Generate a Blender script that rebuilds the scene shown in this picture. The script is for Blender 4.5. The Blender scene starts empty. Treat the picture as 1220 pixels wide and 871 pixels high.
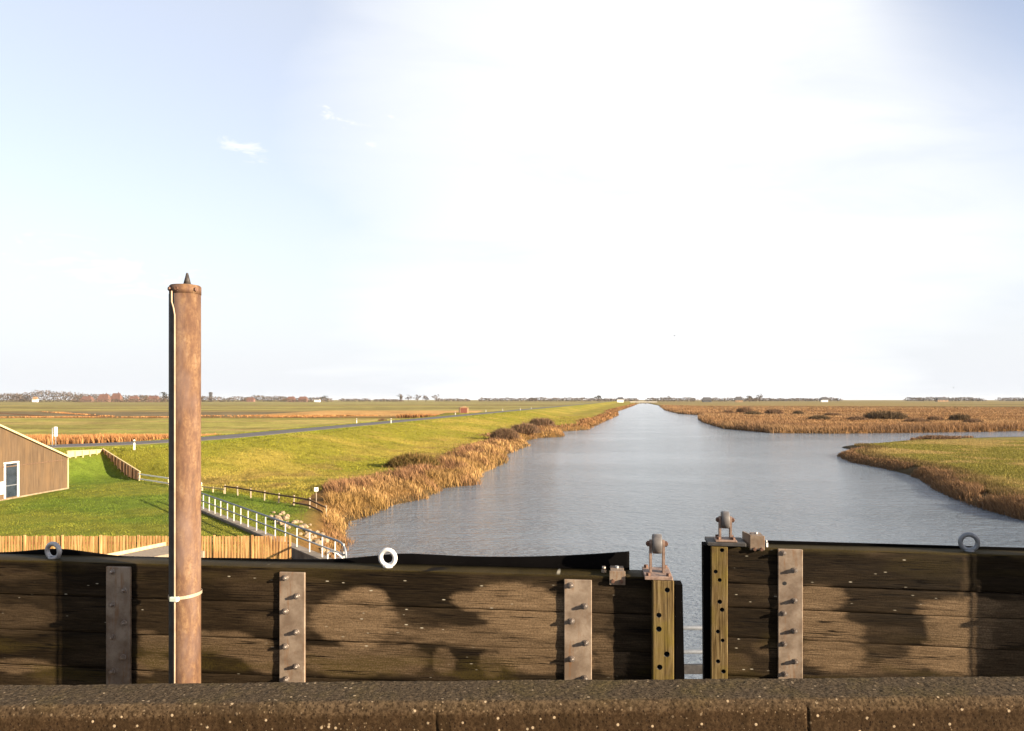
import bpy, bmesh, math, random
import numpy as np
from mathutils import Vector, Matrix, Euler

random.seed(7)
rng = np.random.default_rng(11)
scene = bpy.context.scene
COL = scene.collection
R = math.radians
F = 900.0                 # focal length in photo pixels
HZ = 476.0                # horizon row
EYE = 8.5                 # eye height above the water

# ------------------------------------------------------------------ helpers
def gp(px, py, z=0.0):
    """ground point seen at photo pixel for elevation z"""
    d = (EYE - z) * F / (py - HZ)
    return ((px - 610) / F * d, d)

def tag(o, label, cat, group=None):
    o['label'] = label
    o['category'] = cat
    if group:
        o['group'] = group
    return o

def empty(name, loc, rz=0.0, label=None, cat=None, group=None):
    o = bpy.data.objects.new(name, None)
    o.empty_display_size = 0.2
    o.location = loc
    o.rotation_euler = (0, 0, rz)
    COL.objects.link(o)
    if label:
        tag(o, label, cat, group)
    return o

def link(name, me, mat, parent=None, loc=None):
    o = bpy.data.objects.new(name, me)
    if mat is not None and not me.materials:
        me.materials.append(mat)
    COL.objects.link(o)
    if parent is not None:
        o.parent = parent
    if loc is not None:
        o.location = loc
    return o

def copy_tree(o, parent=None):
    c = o.copy()
    COL.objects.link(c)
    c.parent = parent
    for ch in list(o.children):
        copy_tree(ch, c)
    return c

class MB:
    """collects shapes for ONE mesh"""
    def __init__(self):
        self.bm = bmesh.new()

    def box(self, c, s, rot=None, bevel=0.0, seg=1):
        m = Matrix.Translation(c)
        if rot is not None:
            m = m @ rot.to_matrix().to_4x4()
        m = m @ Matrix.Diagonal((s[0], s[1], s[2], 1))
        r = bmesh.ops.create_cube(self.bm, size=1.0, matrix=m)
        if bevel > 0:
            es = set()
            for v in r['verts']:
                es.update(v.link_edges)
            bmesh.ops.bevel(self.bm, geom=list(es), offset=bevel, segments=seg, affect='EDGES', profile=0.5)
        return self

    def bar(self, p0, p1, w, h, bevel=0.0):
        """box from p0 to p1, w across (horizontal), h high"""
        p0 = Vector(p0); p1 = Vector(p1)
        d = p1 - p0
        L = d.length
        x = d.normalized()
        up = Vector((0, 0, 1))
        if abs(x.dot(up)) > 0.98:
            up = Vector((0, 1, 0))
        y = up.cross(x).normalized()
        z = x.cross(y)
        rot = Matrix((x, y, z)).transposed()
        m = Matrix.Translation((p0 + p1) / 2) @ rot.to_4x4() @ Matrix.Diagonal((L, w, h, 1))
        r = bmesh.ops.create_cube(self.bm, size=1.0, matrix=m)
        if bevel > 0:
            es = set()
            for v in r['verts']:
                es.update(v.link_edges)
            bmesh.ops.bevel(self.bm, geom=list(es), offset=bevel, segments=1, affect='EDGES', profile=0.5)
        return self

    def cyl(self, p0, p1, r0, r1=None, n=16, smooth=True):
        p0 = Vector(p0); p1 = Vector(p1)
        if r1 is None:
            r1 = r0
        d = p1 - p0
        q = d.to_track_quat('Z', 'Y')
        m = Matrix.Translation((p0 + p1) / 2) @ q.to_matrix().to_4x4()
        r = bmesh.ops.create_cone(self.bm, cap_ends=True, segments=n, radius1=r0, radius2=max(r1, 1e-5), depth=d.length, matrix=m)
        if smooth:
            fs = set()
            for v in r['verts']:
                fs.update(v.link_faces)
            for f in fs:
                if len(f.verts) == 4:
                    f.smooth = True
        return self

    def tube(self, pts, r, n=10, caps=True):
        pts = [Vector(p) for p in pts]
        rings = []
        prev = None
        for i, p in enumerate(pts):
            a = pts[max(i - 1, 0)]; b = pts[min(i + 1, len(pts) - 1)]
            t = (b - a).normalized()
            if prev is None:
                ref = Vector((0, 0, 1)) if abs(t.z) < 0.9 else Vector((1, 0, 0))
                u = t.cross(ref).normalized()
            else:
                u = (prev - t * prev.dot(t)).normalized()
            prev = u
            w = t.cross(u)
            rr = r[i] if isinstance(r, (list, tuple)) else r
            rings.append([self.bm.verts.new(p + (u * math.cos(2 * math.pi * k / n) + w * math.sin(2 * math.pi * k / n)) * rr) for k in range(n)])
        for i in range(len(rings) - 1):
            for k in range(n):
                f = self.bm.faces.new((rings[i][k], rings[i][(k + 1) % n], rings[i + 1][(k + 1) % n], rings[i + 1][k]))
                f.smooth = True
        if caps:
            self.bm.faces.new(list(reversed(rings[0])))
            self.bm.faces.new(rings[-1])
        return self

    def torus(self, c, R0, r, ax=Vector((0, 1, 0)), n=28, m=12):
        c = Vector(c)
        q = ax.to_track_quat('Z', 'Y').to_matrix()
        grid = []
        for i in range(n):
            a = 2 * math.pi * i / n
            row = []
            for j in range(m):
                b = 2 * math.pi * j / m
                p = Vector(((R0 + r * math.cos(b)) * math.cos(a), (R0 + r * math.cos(b)) * math.sin(a), r * math.sin(b)))
                row.append(self.bm.verts.new(c + q @ p))
            grid.append(row)
        for i in range(n):
            for j in range(m):
                f = self.bm.faces.new((grid[i][j], grid[(i + 1) % n][j], grid[(i + 1) % n][(j + 1) % m], grid[i][(j + 1) % m]))
                f.smooth = True
        return self

    def poly(self, pts):
        vs = [self.bm.verts.new(p) for p in pts]
        self.bm.faces.new(vs)
        return self

    def prism(self, pts, d):
        """polygon pts (3D, planar) extruded by the vector d"""
        d = Vector(d)
        a = [self.bm.verts.new(p) for p in pts]
        b = [self.bm.verts.new(Vector(p) + d) for p in pts]
        n = len(a)
        self.bm.faces.new(list(reversed(a)))
        self.bm.faces.new(b)
        for i in range(n):
            self.bm.faces.new((a[i], a[(i + 1) % n], b[(i + 1) % n], b[i]))
        return self

    def mesh(self, name):
        bmesh.ops.recalc_face_normals(self.bm, faces=self.bm.faces[:])
        me = bpy.data.meshes.new(name)
        self.bm.to_mesh(me)
        self.bm.free()
        return me

    def build(self, name, mat, parent=None, loc=None):
        return link(name, self.mesh(name), mat, parent, loc)

# ------------------------------------------------------------------ numpy noise
def _hash(ix, iy, seed):
    h = (ix.astype(np.int64) * 374761393 + iy.astype(np.int64) * 668265263 + seed * 1442695041) & 0x7fffffff
    h = ((h ^ (h >> 13)) * 1274126177) & 0x7fffffff
    h = h ^ (h >> 16)
    return (h & 0xffff) / 65535.0

def vnoise(x, y, seed=0):
    x = np.asarray(x, float); y = np.asarray(y, float)
    ix = np.floor(x); iy = np.floor(y)
    fx = x - ix; fy = y - iy
    fx = fx * fx * (3 - 2 * fx); fy = fy * fy * (3 - 2 * fy)
    a = _hash(ix, iy, seed); b = _hash(ix + 1, iy, seed)
    c = _hash(ix, iy + 1, seed); d = _hash(ix + 1, iy + 1, seed)
    return (a * (1 - fx) + b * fx) * (1 - fy) + (c * (1 - fx) + d * fx) * fy

def fbm(x, y, seed=0, octv=4):
    s = 0; a = 0.5; t = 0
    for k in range(octv):
        s = s + a * vnoise(x * 2 ** k, y * 2 ** k, seed + k * 17)
        t += a
        a *= 0.5
    return s / t

def sstep(a, b, x):
    t = np.clip((x - a) / (b - a), 0, 1)
    return t * t * (3 - 2 * t)

# ------------------------------------------------------------------ materials
class NT:
    def __init__(self, name):
        self.m = bpy.data.materials.new(name)
        self.m.use_nodes = True
        self.t = self.m.node_tree
        self.n = self.t.nodes
        self.p = self.n['Principled BSDF']
        self.p.inputs['Specular IOR Level'].default_value = 0.3

    def node(self, typ, **kw):
        nd = self.n.new(typ)
        for k, v in kw.items():
            setattr(nd, k, v)
        return nd

    def l(self, a, b):
        self.t.links.new(a, b)

    def coord(self, scale=(1, 1, 1), kind='Object'):
        tc = self.node('ShaderNodeTexCoord')
        mp = self.node('ShaderNodeMapping')
        mp.inputs['Scale'].default_value = scale
        self.l(tc.outputs[kind], mp.inputs['Vector'])
        return mp.outputs['Vector']

    def noise(self, vec, scale, detail=4, rough=0.55, dist=0.0):
        nd = self.node('ShaderNodeTexNoise')
        nd.inputs['Scale'].default_value = scale
        nd.inputs['Detail'].default_value = detail
        nd.inputs['Roughness'].default_value = rough
        nd.inputs['Distortion'].default_value = dist
        self.l(vec, nd.inputs['Vector'])
        return nd.outputs['Fac']

    def ramp(self, fac, stops):
        r = self.node('ShaderNodeValToRGB')
        e = r.color_ramp.elements
        while len(e) < len(stops):
            e.new(0.5)
        for i, (p, c) in enumerate(stops):
            e[i].position = p
            e[i].color = (c[0], c[1], c[2], 1) if not isinstance(c, (int, float)) else (c, c, c, 1)
        self.l(fac, r.inputs['Fac'])
        return r.outputs['Color']

    def mix(self, fac, a, b, mode='MIX'):
        m = self.node('ShaderNodeMix', data_type='RGBA', blend_type=mode)
        for sock, v in ((m.inputs[0], fac), (m.inputs[6], a), (m.inputs[7], b)):
            if isinstance(v, (int, float)):
                sock.default_value = v
            elif isinstance(v, tuple):
                sock.default_value = (v[0], v[1], v[2], 1)
            else:
                self.l(v, sock)
        return m.outputs[2]

    def math(self, op, a, b=0.0, clamp=False):
        m = self.node('ShaderNodeMath', operation=op, use_clamp=clamp)
        for sock, v in ((m.inputs[0], a), (m.inputs[1], b)):
            if isinstance(v, (int, float)):
                sock.default_value = v
            else:
                self.l(v, sock)
        return m.outputs[0]

    def attr(self, name, out='Color'):
        a = self.node('ShaderNodeAttribute', attribute_name=name)
        return a.outputs[out]

    def bump(self, h, strength=0.4, dist=0.01, normal=None):
        b = self.node('ShaderNodeBump')
        b.inputs['Strength'].default_value = strength
        b.inputs['Distance'].default_value = dist
        self.l(h, b.inputs['Height'])
        if normal is not None:
            self.l(normal, b.inputs['Normal'])
        return b.outputs['Normal']

    def done(self, color, rough=0.6, metal=0.0, normal=None, spec=None):
        p = self.p
        for nm, v in (('Base Color', color), ('Roughness', rough), ('Metallic', metal)):
            if isinstance(v, (int, float)):
                p.inputs[nm].default_value = v
            elif isinstance(v, tuple):
                p.inputs[nm].default_value = (v[0], v[1], v[2], 1)
            else:
                self.l(v, p.inputs[nm])
        if normal is not None:
            self.l(normal, p.inputs['Normal'])
        if spec is not None:
            p.inputs['Specular IOR Level'].default_value = spec
        return self.m

def pm(name, stops, scale=8, stretch=(1, 1, 1), detail=5, rough=0.6, metal=0.0, bump=0.3, bscale=None, bdist=0.004, spec=0.3):
    t = NT(name)
    v = t.coord(stretch)
    f = t.noise(v, scale, detail, 0.62)
    c = t.ramp(f, stops)
    nb = t.noise(v, bscale or scale * 3, 4, 0.6)
    return t.done(c, rough, metal, t.bump(nb, bump, bdist) if bump > 0 else None, spec)

MAT = {}
def gate_wood():
    t = NT('weathered_gate_timber')
    v = t.coord((1.2, 1, 26))
    v2 = t.coord((1, 1, 1))
    g1 = t.noise(v, 7, 8, 0.7, 0.3)
    g2 = t.noise(t.coord((1.6, 1, 75)), 6, 6, 0.75)
    spk = t.noise(v2, 140, 3, 0.7)
    wet = t.ramp(g1, [(0.33, (0.003, 0.0021, 0.0012)), (0.5, (0.0075, 0.005, 0.0026)), (0.68, (0.018, 0.0125, 0.0062))])
    dry = t.ramp(g1, [(0.31, (0.065, 0.042, 0.023)), (0.5, (0.15, 0.10, 0.056)), (0.70, (0.24, 0.168, 0.10))])
    dry = t.mix(t.ramp(spk, [(0.42, 0.0), (0.62, 1.0)]), dry, t.mix(0.5, dry, (0.03, 0.02, 0.011)))
    a = t.attr('dry', 'Fac')
    c = t.mix(a, wet, dry)
    moss = t.math('MULTIPLY', t.attr('moss', 'Fac'), t.ramp(spk, [(0.35, 0.2), (0.65, 1.0)]))
    c = t.mix(moss, c, (0.045, 0.033, 0.008))
    crack = t.ramp(g2, [(0.36, 1.0), (0.44, 0.0)])
    c = t.mix(t.math('MULTIPLY', crack, 0.28), c, (0.006, 0.004, 0.003))
    g3 = t.noise(t.coord((0.35, 1, 17)), 1.7, 4, 0.55, 0.15)
    line = t.ramp(t.math('ABSOLUTE', t.math('SUBTRACT', g3, 0.5)), [(0.0, 1.0), (0.008, 0.9), (0.016, 0.0)])
    line = t.math('MULTIPLY', line, t.ramp(t.noise(t.coord((2.2, 1, 9)), 1.3, 2), [(0.48, 0.0), (0.56, 1.0)]))
    c = t.mix(t.math('MULTIPLY', line, 0.9), c, (0.003, 0.002, 0.0015))
    # pale bird-lime / lichen flecks
    vo = t.node('ShaderNodeTexVoronoi')
    vo.inputs['Scale'].default_value = 1.0
    t.l(t.coord((11, 1, 38)), vo.inputs['Vector'])
    fl = t.ramp(vo.outputs['Distance'], [(0.0, 1.0), (0.06, 1.0), (0.10, 0.0)])
    gate = t.ramp(t.noise(v2, 3.1, 2), [(0.50, 0.0), (0.58, 1.0)])
    c = t.mix(t.math('MULTIPLY', fl, gate), c, (0.33, 0.30, 0.23))
    h = t.math('ADD', t.math('MULTIPLY', g1, 0.7), t.math('ADD', t.math('MULTIPLY', g2, 0.8), t.math('MULTIPLY', spk, 0.25)))
    h = t.math('SUBTRACT', h, t.math('MULTIPLY', line, 0.8))
    rough = t.ramp(a, [(0, 0.62), (1, 0.85)])
    return t.done(c, rough, 0, t.bump(h, 0.55, 0.005), 0.05)
MAT['gate'] = gate_wood()

def post_wood():
    t = NT('algae_green_post_timber')
    g = t.noise(t.coord((40, 20, 1.6)), 3, 8, 0.7, 0.2)
    n2 = t.noise(t.coord(), 9, 4)
    st = t.noise(t.coord((26, 26, 1.1)), 2.0, 5, 0.7)
    c = t.ramp(g, [(0.34, (0.03, 0.019, 0.006)), (0.48, (0.095, 0.063, 0.026)), (0.64, (0.175, 0.13, 0.062))])
    c = t.mix(t.ramp(n2, [(0.42, 0.0), (0.66, 0.85)]), c, (0.115, 0.085, 0.018), 'MIX')
    c = t.mix(t.ramp(st, [(0.53, 0.0), (0.62, 0.75)]), c, (0.03, 0.02, 0.009))
    return t.done(c, 0.8, 0, t.bump(g, 0.6, 0.003), 0.08)
MAT['post'] = post_wood()

def strap_metal():
    t = NT('weathered_strap_steel')
    v = t.coord()
    n = t.noise(v, 9, 6, 0.65)
    n2 = t.noise(v, 60, 4, 0.7)
    c = t.ramp(n, [(0.38, (0.122, 0.087, 0.06)), (0.5, (0.178, 0.135, 0.098)), (0.62, (0.235, 0.185, 0.138))])
    c = t.mix(t.ramp(n2, [(0.55, 0.0), (0.75, 0.6)]), c, (0.12, 0.07, 0.04))
    rn = t.noise(t.coord((26, 26, 3.5)), 1.5, 5, 0.7)
    c = t.mix(t.ramp(rn, [(0.54, 0.0), (0.66, 0.6)]), c, (0.15, 0.068, 0.024))
    return t.done(c, 0.62, 0.15, t.bump(n2, 0.25, 0.001), 0.3)
MAT['strap'] = strap_metal()

def rust_pipe():
    t = NT('rusty_pipe_steel')
    v = t.coord((1, 1, 0.3))
    n = t.noise(v, 26, 8, 0.75, 0.2)
    n2 = t.noise(t.coord(), 75, 5, 0.7)
    n3 = t.noise(t.coord((1, 1, 0.35)), 6, 4, 0.6)
    c = t.ramp(n, [(0.34, (0.055, 0.030, 0.019)), (0.46, (0.098, 0.052, 0.029)), (0.56, (0.145, 0.082, 0.041)), (0.68, (0.18, 0.118, 0.068))])
    c = t.mix(t.ramp(n2, [(0.46, 0.0), (0.64, 0.75)]), c, (0.085, 0.042, 0.024))
    c = t.mix(t.ramp(n3, [(0.50, 0.0), (0.63, 0.55)]), c, (0.125, 0.085, 0.072))
    return t.done(c, 0.75, 0.0, t.bump(n2, 0.35, 0.0015), 0.25)
MAT['rust'] = rust_pipe()

def concrete():
    t = NT('lichen_spotted_concrete')
    v = t.coord()
    n = t.noise(v, 5, 7, 0.65)
    n2 = t.noise(v, 90, 6, 0.75)
    n3 = t.noise(t.coord((1, 1, 0.3)), 14, 4, 0.6)
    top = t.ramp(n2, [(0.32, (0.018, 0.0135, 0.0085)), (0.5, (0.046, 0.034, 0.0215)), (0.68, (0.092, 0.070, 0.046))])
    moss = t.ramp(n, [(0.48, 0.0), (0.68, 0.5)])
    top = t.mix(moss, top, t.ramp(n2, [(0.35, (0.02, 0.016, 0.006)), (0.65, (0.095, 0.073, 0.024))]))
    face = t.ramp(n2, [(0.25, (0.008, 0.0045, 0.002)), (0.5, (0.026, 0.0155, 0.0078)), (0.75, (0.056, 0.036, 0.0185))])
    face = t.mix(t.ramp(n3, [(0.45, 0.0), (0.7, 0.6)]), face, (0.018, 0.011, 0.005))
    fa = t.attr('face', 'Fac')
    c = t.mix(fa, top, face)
    # paler speckle along the front arris
    ed = t.math('MULTIPLY', t.attr('edge', 'Fac'), t.ramp(n2, [(0.42, 0.0), (0.58, 0.8)]))
    c = t.mix(t.math('MULTIPLY', ed, 0.6), c, (0.12, 0.083, 0.048))
    vo = t.node('ShaderNodeTexVoronoi')
    vo.inputs['Scale'].default_value = 48
    t.l(v, vo.inputs['Vector'])
    fl = t.ramp(vo.outputs['Distance'], [(0.0, 1.0), (0.16, 1.0), (0.24, 0.0)])
    sel = t.node('ShaderNodeSeparateColor')
    t.l(vo.outputs['Color'], sel.inputs[0])
    fl = t.math('MULTIPLY', fl, t.ramp(sel.outputs[0], [(0.70, 0.0), (0.74, 1.0)]))
    c = t.mix(t.math('MULTIPLY', fl, t.ramp(sel.outputs[1], [(0.2, 0.25), (0.9, 1.0)])), c, (0.26, 0.20, 0.13))
    vo2 = t.node('ShaderNodeTexVoronoi')
    vo2.inputs['Scale'].default_value = 130
    t.l(t.coord((1, 1, 0.8)), vo2.inputs['Vector'])
    sel2 = t.node('ShaderNodeSeparateColor')
    t.l(vo2.outputs['Color'], sel2.inputs[0])
    f2 = t.math('MULTIPLY', t.ramp(vo2.outputs['Distance'], [(0.0, 1.0), (0.22, 1.0), (0.34, 0.0)]), t.ramp(sel2.outputs[1], [(0.80, 0.0), (0.83, 1.0)]))
    c = t.mix(t.math('MULTIPLY', f2, 0.55), c, (0.17, 0.125, 0.075))
    f3 = t.math('MULTIPLY', t.ramp(vo2.outputs['Distance'], [(0.0, 1.0), (0.3, 1.0), (0.45, 0.0)]), t.ramp(sel2.outputs[2], [(0.74, 0.0), (0.80, 1.0)]))
    c = t.mix(t.math('MULTIPLY', f3, 0.7), c, (0.009, 0.006, 0.004))
    h = t.math('ADD', n2, t.math('MULTIPLY', n, 0.6))
    h = t.math('ADD', h, t.math('MULTIPLY', fl, 0.25))
    h = t.math('SUBTRACT', h, t.math('MULTIPLY', f3, 0.4))
    return t.done(c, 0.9, 0, t.bump(h, 0.5, 0.004), 0.04)
MAT['concrete'] = concrete()

MAT['rubber'] = pm('black_seal_rubber', [(0.3, (0.0012, 0.0010, 0.0010)), (0.7, (0.003, 0.0026, 0.0026))], 6, rough=0.9, bump=0.1, spec=0.03)
MAT['galv'] = pm('galvanised_steel', [(0.3, (0.24, 0.24, 0.245)), (0.7, (0.38, 0.38, 0.385))], 30, rough=0.45, metal=0.35, bump=0.12, bdist=0.001)
MAT['galv_dark'] = pm('dull_grey_galvanised_steel', [(0.3, (0.13, 0.14, 0.155)), (0.7, (0.22, 0.235, 0.255))], 25, rough=0.5, metal=0.4, bump=0.12, bdist=0.001)
MAT['dull_rail'] = pm('dull_blue_grey_tube', [(0.3, (0.06, 0.07, 0.082)), (0.7, (0.10, 0.115, 0.13))], 25, rough=0.6, bump=0.1, bdist=0.001)
MAT['galv_post'] = pm('pale_galvanised_flat_bar', [(0.3, (0.40, 0.39, 0.36)), (0.7, (0.55, 0.54, 0.50))], 10, rough=0.55, metal=0.1, bump=0.05)
MAT['white_eye'] = pm('white_painted_eye_bolt', [(0.3, (0.5, 0.49, 0.47)), (0.7, (0.66, 0.65, 0.63))], 30, rough=0.5, bump=0.1, bdist=0.001)
MAT['bolt'] = pm('worn_bolt_steel', [(0.3, (0.18, 0.12, 0.085)), (0.5, (0.30, 0.25, 0.21)), (0.7, (0.5, 0.47, 0.43))], 90, rough=0.35, metal=0.7, bump=0.2, bdist=0.001)
MAT['rustbolt'] = pm('rust_brown_bolt_steel', [(0.3, (0.06, 0.027, 0.017)), (0.7, (0.14, 0.075, 0.048))], 90, rough=0.65, metal=0.1, bump=0.3, bdist=0.001)
MAT['roller'] = pm('pinkish_rusted_bracket_steel', [(0.3, (0.10, 0.062, 0.047)), (0.52, (0.19, 0.13, 0.10)), (0.7, (0.26, 0.19, 0.15))], 35, rough=0.6, metal=0.1, bump=0.3, bdist=0.001)
MAT['wheel'] = pm('worn_grey_roller_nylon', [(0.3, (0.06, 0.055, 0.055)), (0.7, (0.13, 0.12, 0.115))], 25, rough=0.5, bump=0.15, bdist=0.001)
MAT['cable'] = pm('pale_copper_conduit', [(0.3, (0.28, 0.19, 0.125)), (0.7, (0.4, 0.29, 0.2))], 20, rough=0.5, bump=0.0)
MAT['band'] = pm('bright_steel_band', [(0.3, (0.33, 0.26, 0.18)), (0.7, (0.46, 0.38, 0.28))], 20, rough=0.4, metal=0.3, bump=0.0)
MAT['clip'] = pm('pale_green_clip', [(0.3, (0.40, 0.47, 0.40)), (0.7, (0.55, 0.62, 0.54))], 40, rough=0.5, bump=0.0)
MAT['spike'] = pm('dark_iron', [(0.3, (0.02, 0.018, 0.017)), (0.7, (0.06, 0.05, 0.045))], 50, rough=0.6, bump=0.3, bdist=0.001)
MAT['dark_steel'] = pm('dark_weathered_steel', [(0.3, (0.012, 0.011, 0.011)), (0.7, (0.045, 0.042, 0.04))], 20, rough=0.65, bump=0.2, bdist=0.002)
MAT['picket'] = pm('pale_fence_timber', [(0.34, (0.15, 0.068, 0.022)), (0.5, (0.32, 0.17, 0.06)), (0.66, (0.5, 0.31, 0.135))], 3.2, (3.5, 3.5, 0.2), rough=0.8, bump=0.3)
MAT['picket_pale'] = pm('bleached_fence_timber', [(0.28, (0.36, 0.27, 0.13)), (0.7, (0.5, 0.40, 0.22))], 2.2, (3, 3, 0.4), rough=0.8, bump=0.3)
MAT['fence_brown'] = pm('red_brown_stained_boards', [(0.28, (0.30, 0.145, 0.07)), (0.7, (0.48, 0.27, 0.14))], 3, (2, 2, 0.5), rough=0.8, bump=0.3)
MAT['rail_brown'] = pm('dark_brown_rail_timber', [(0.28, (0.06, 0.035, 0.02)), (0.7, (0.14, 0.085, 0.05))], 3, (2, 2, 2), rough=0.85, bump=0.3)
MAT['white'] = pm('sunlit_rail_white', [(0.3, (0.72, 0.71, 0.67)), (0.7, (0.8, 0.79, 0.76))], 12, rough=0.5, bump=0.05)
MAT['black'] = pm('black_plastic', [(0.3, (0.015, 0.015, 0.015)), (0.7, (0.03, 0.03, 0.03))], 12, rough=0.5, bump=0.0)
MAT['grey_boards'] = pm('grey_weathered_boards', [(0.3, (0.16, 0.125, 0.09)), (0.7, (0.30, 0.24, 0.17))], 4, (1, 8, 1), rough=0.85, bump=0.3)
MAT['asphalt'] = pm('grey_asphalt', [(0.3, (0.056, 0.05, 0.05)), (0.7, (0.09, 0.081, 0.08))], 0.6, rough=0.85, bump=0.2, bscale=20)
MAT['wall_concrete'] = pm('stained_wall_concrete', [(0.3, (0.10, 0.085, 0.065)), (0.7, (0.23, 0.19, 0.15))], 1.6, rough=0.9, bump=0.3)
MAT['stone'] = pm('pale_quarry_stone', [(0.3, (0.12, 0.085, 0.05)), (0.7, (0.28, 0.21, 0.13))], 4, rough=0.9, bump=0.5, bdist=0.02)
MAT['glass'] = pm('dark_door_glass', [(0.3, (0.012, 0.018, 0.026)), (0.7, (0.03, 0.04, 0.055))], 1.5, rough=0.12, bump=0.0, spec=0.6)
MAT['brick_red'] = pm('red_brick_wall', [(0.3, (0.085, 0.026, 0.016)), (0.7, (0.13, 0.042, 0.026))], 3, rough=0.85, bump=0.2)
MAT['red_roof'] = pm('red_tile_roof', [(0.3, (0.10, 0.058, 0.044)), (0.7, (0.15, 0.085, 0.064))], 0.4, rough=0.8, bump=0.1)
MAT['far_brick'] = pm('faded_brick_wall', [(0.3, (0.13, 0.07, 0.052)), (0.7, (0.18, 0.10, 0.075))], 0.3, rough=0.85, bump=0.0)
MAT['far_roof'] = pm('faded_tile_roof', [(0.35, (0.085, 0.045, 0.034)), (0.65, (0.135, 0.068, 0.05))], 0.15, rough=0.85, bump=0.0)
MAT['dark_roof'] = pm('dark_slate_roof', [(0.3, (0.03, 0.03, 0.035)), (0.7, (0.07, 0.068, 0.07))], 0.4, rough=0.8, bump=0.1)
MAT['tan_wall'] = pm('tan_board_wall', [(0.3, (0.20, 0.12, 0.06)), (0.7, (0.30, 0.19, 0.10))], 2, rough=0.8, bump=0.1)

def shed_wood():
    t = NT('weathered_shed_cladding')
    v = t.coord((1, 6.5, 0.22))
    g = t.noise(v, 2.2, 6, 0.65)
    st = t.noise(t.coord((1, 1.3, 0.35)), 1.1, 5, 0.6)
    c = t.ramp(g, [(0.32, (0.052, 0.033, 0.019)), (0.5, (0.082, 0.054, 0.031)), (0.68, (0.115, 0.078, 0.046))])
    c = t.mix(t.ramp(st, [(0.46, 0.0), (0.72, 0.55)]), c, (0.15, 0.092, 0.044))
    c = t.mix(t.ramp(st, [(0.24, 0.6), (0.42, 0.0)]), c, (0.13, 0.085, 0.05))
    w = t.node('ShaderNodeTexWave', wave_type='BANDS', bands_direction='Y')
    w.inputs['Scale'].default_value = 1.1
    t.l(t.coord(), w.inputs['Vector'])
    seam = t.ramp(w.outputs['Fac'], [(0.0, 1.0), (0.05, 0.0)])
    c = t.mix(t.math('MULTIPLY', seam, 0.45), c, (0.06, 0.035, 0.02))
    return t.done(c, 0.8, 0, t.bump(g, 0.3, 0.01), 0.2)
MAT['shed'] = shed_wood()

def veg(name, transl=0.25):
    t = NT(name)
    a = t.attr('col')
    d = t.node('ShaderNodeBsdfDiffuse')
    tr = t.node('ShaderNodeBsdfTranslucent')
    mx = t.node('ShaderNodeMixShader')
    mx.inputs[0].default_value = transl
    t.l(a, d.inputs['Color']); t.l(a, tr.inputs['Color'])
    t.l(d.outputs[0], mx.inputs[1]); t.l(tr.outputs[0], mx.inputs[2])
    t.l(mx.outputs[0], t.n['Material Output'].inputs['Surface'])
    return t.m
MAT['reed'] = veg('dry_reed_blades', 0.2)
MAT['grassblade'] = veg('grass_blades', 0.3)
MAT['twig'] = veg('bare_twigs', 0.05)
MAT['leaf'] = veg('distant_foliage', 0.1)

def ground_mat():
    t = NT('polder_ground')
    a = t.attr('col')
    v = t.coord()
    n1 = t.noise(v, 0.9, 6, 0.65)
    n2 = t.noise(v, 7.0, 5, 0.7)
    c = t.mix(1.0, a, t.ramp(n1, [(0.25, (0.62, 0.62, 0.6)), (0.75, (1.32, 1.30, 1.25))]), 'MULTIPLY')
    c = t.mix(1.0, c, t.ramp(n2, [(0.25, (0.55, 0.58, 0.5)), (0.75, (1.42, 1.38, 1.3))]), 'MULTIPLY')
    h = t.math('ADD', t.math('MULTIPLY', n2, 0.6), n1)
    return t.done(c, 0.95, 0, t.bump(h, 0.6, 0.12), 0.05)
MAT['ground'] = ground_mat()

def water_mat():
    t = NT('rippled_river_water')
    # wind ripples, crests lie across the wind
    def rip(scale, sx, sy, rz, det=4):
        tc = t.node('ShaderNodeTexCoord')
        mp = t.node('ShaderNodeMapping')
        mp.inputs['Scale'].default_value = (sx, sy, 1)
        mp.inputs['Rotation'].default_value = (0, 0, R(rz))
        t.l(tc.outputs['Object'], mp.inputs['Vector'])
        return t.noise(mp.outputs['Vector'], scale, det, 0.6, 0.4)
    a = rip(2.1, 0.4, 1.0, 12, 5)
    b = rip(5.5, 0.55, 1.0, -9, 3)
    c = rip(0.05, 0.5, 1.0, 5, 3)      # broad patches of calmer and rougher water
    d = rip(0.95, 0.42, 1.0, -12, 3)
    amp = t.ramp(c, [(0.32, 0.35), (0.65, 1.0)])
    h = t.math('ADD', t.math('MULTIPLY', a, 1.0), t.math('MULTIPLY', b, 0.9))
    h = t.math('ADD', h, t.math('MULTIPLY', d, 1.9))
    h = t.math('MULTIPLY', h, amp)
    nrm = t.bump(h, 1.0, 0.21)
    m = t.done((0.10, 0.122, 0.145), 0.10, 0, nrm, 0.5)
    t.p.inputs['IOR'].default_value = 1.333
    return m
MAT['water'] = water_mat()

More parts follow.
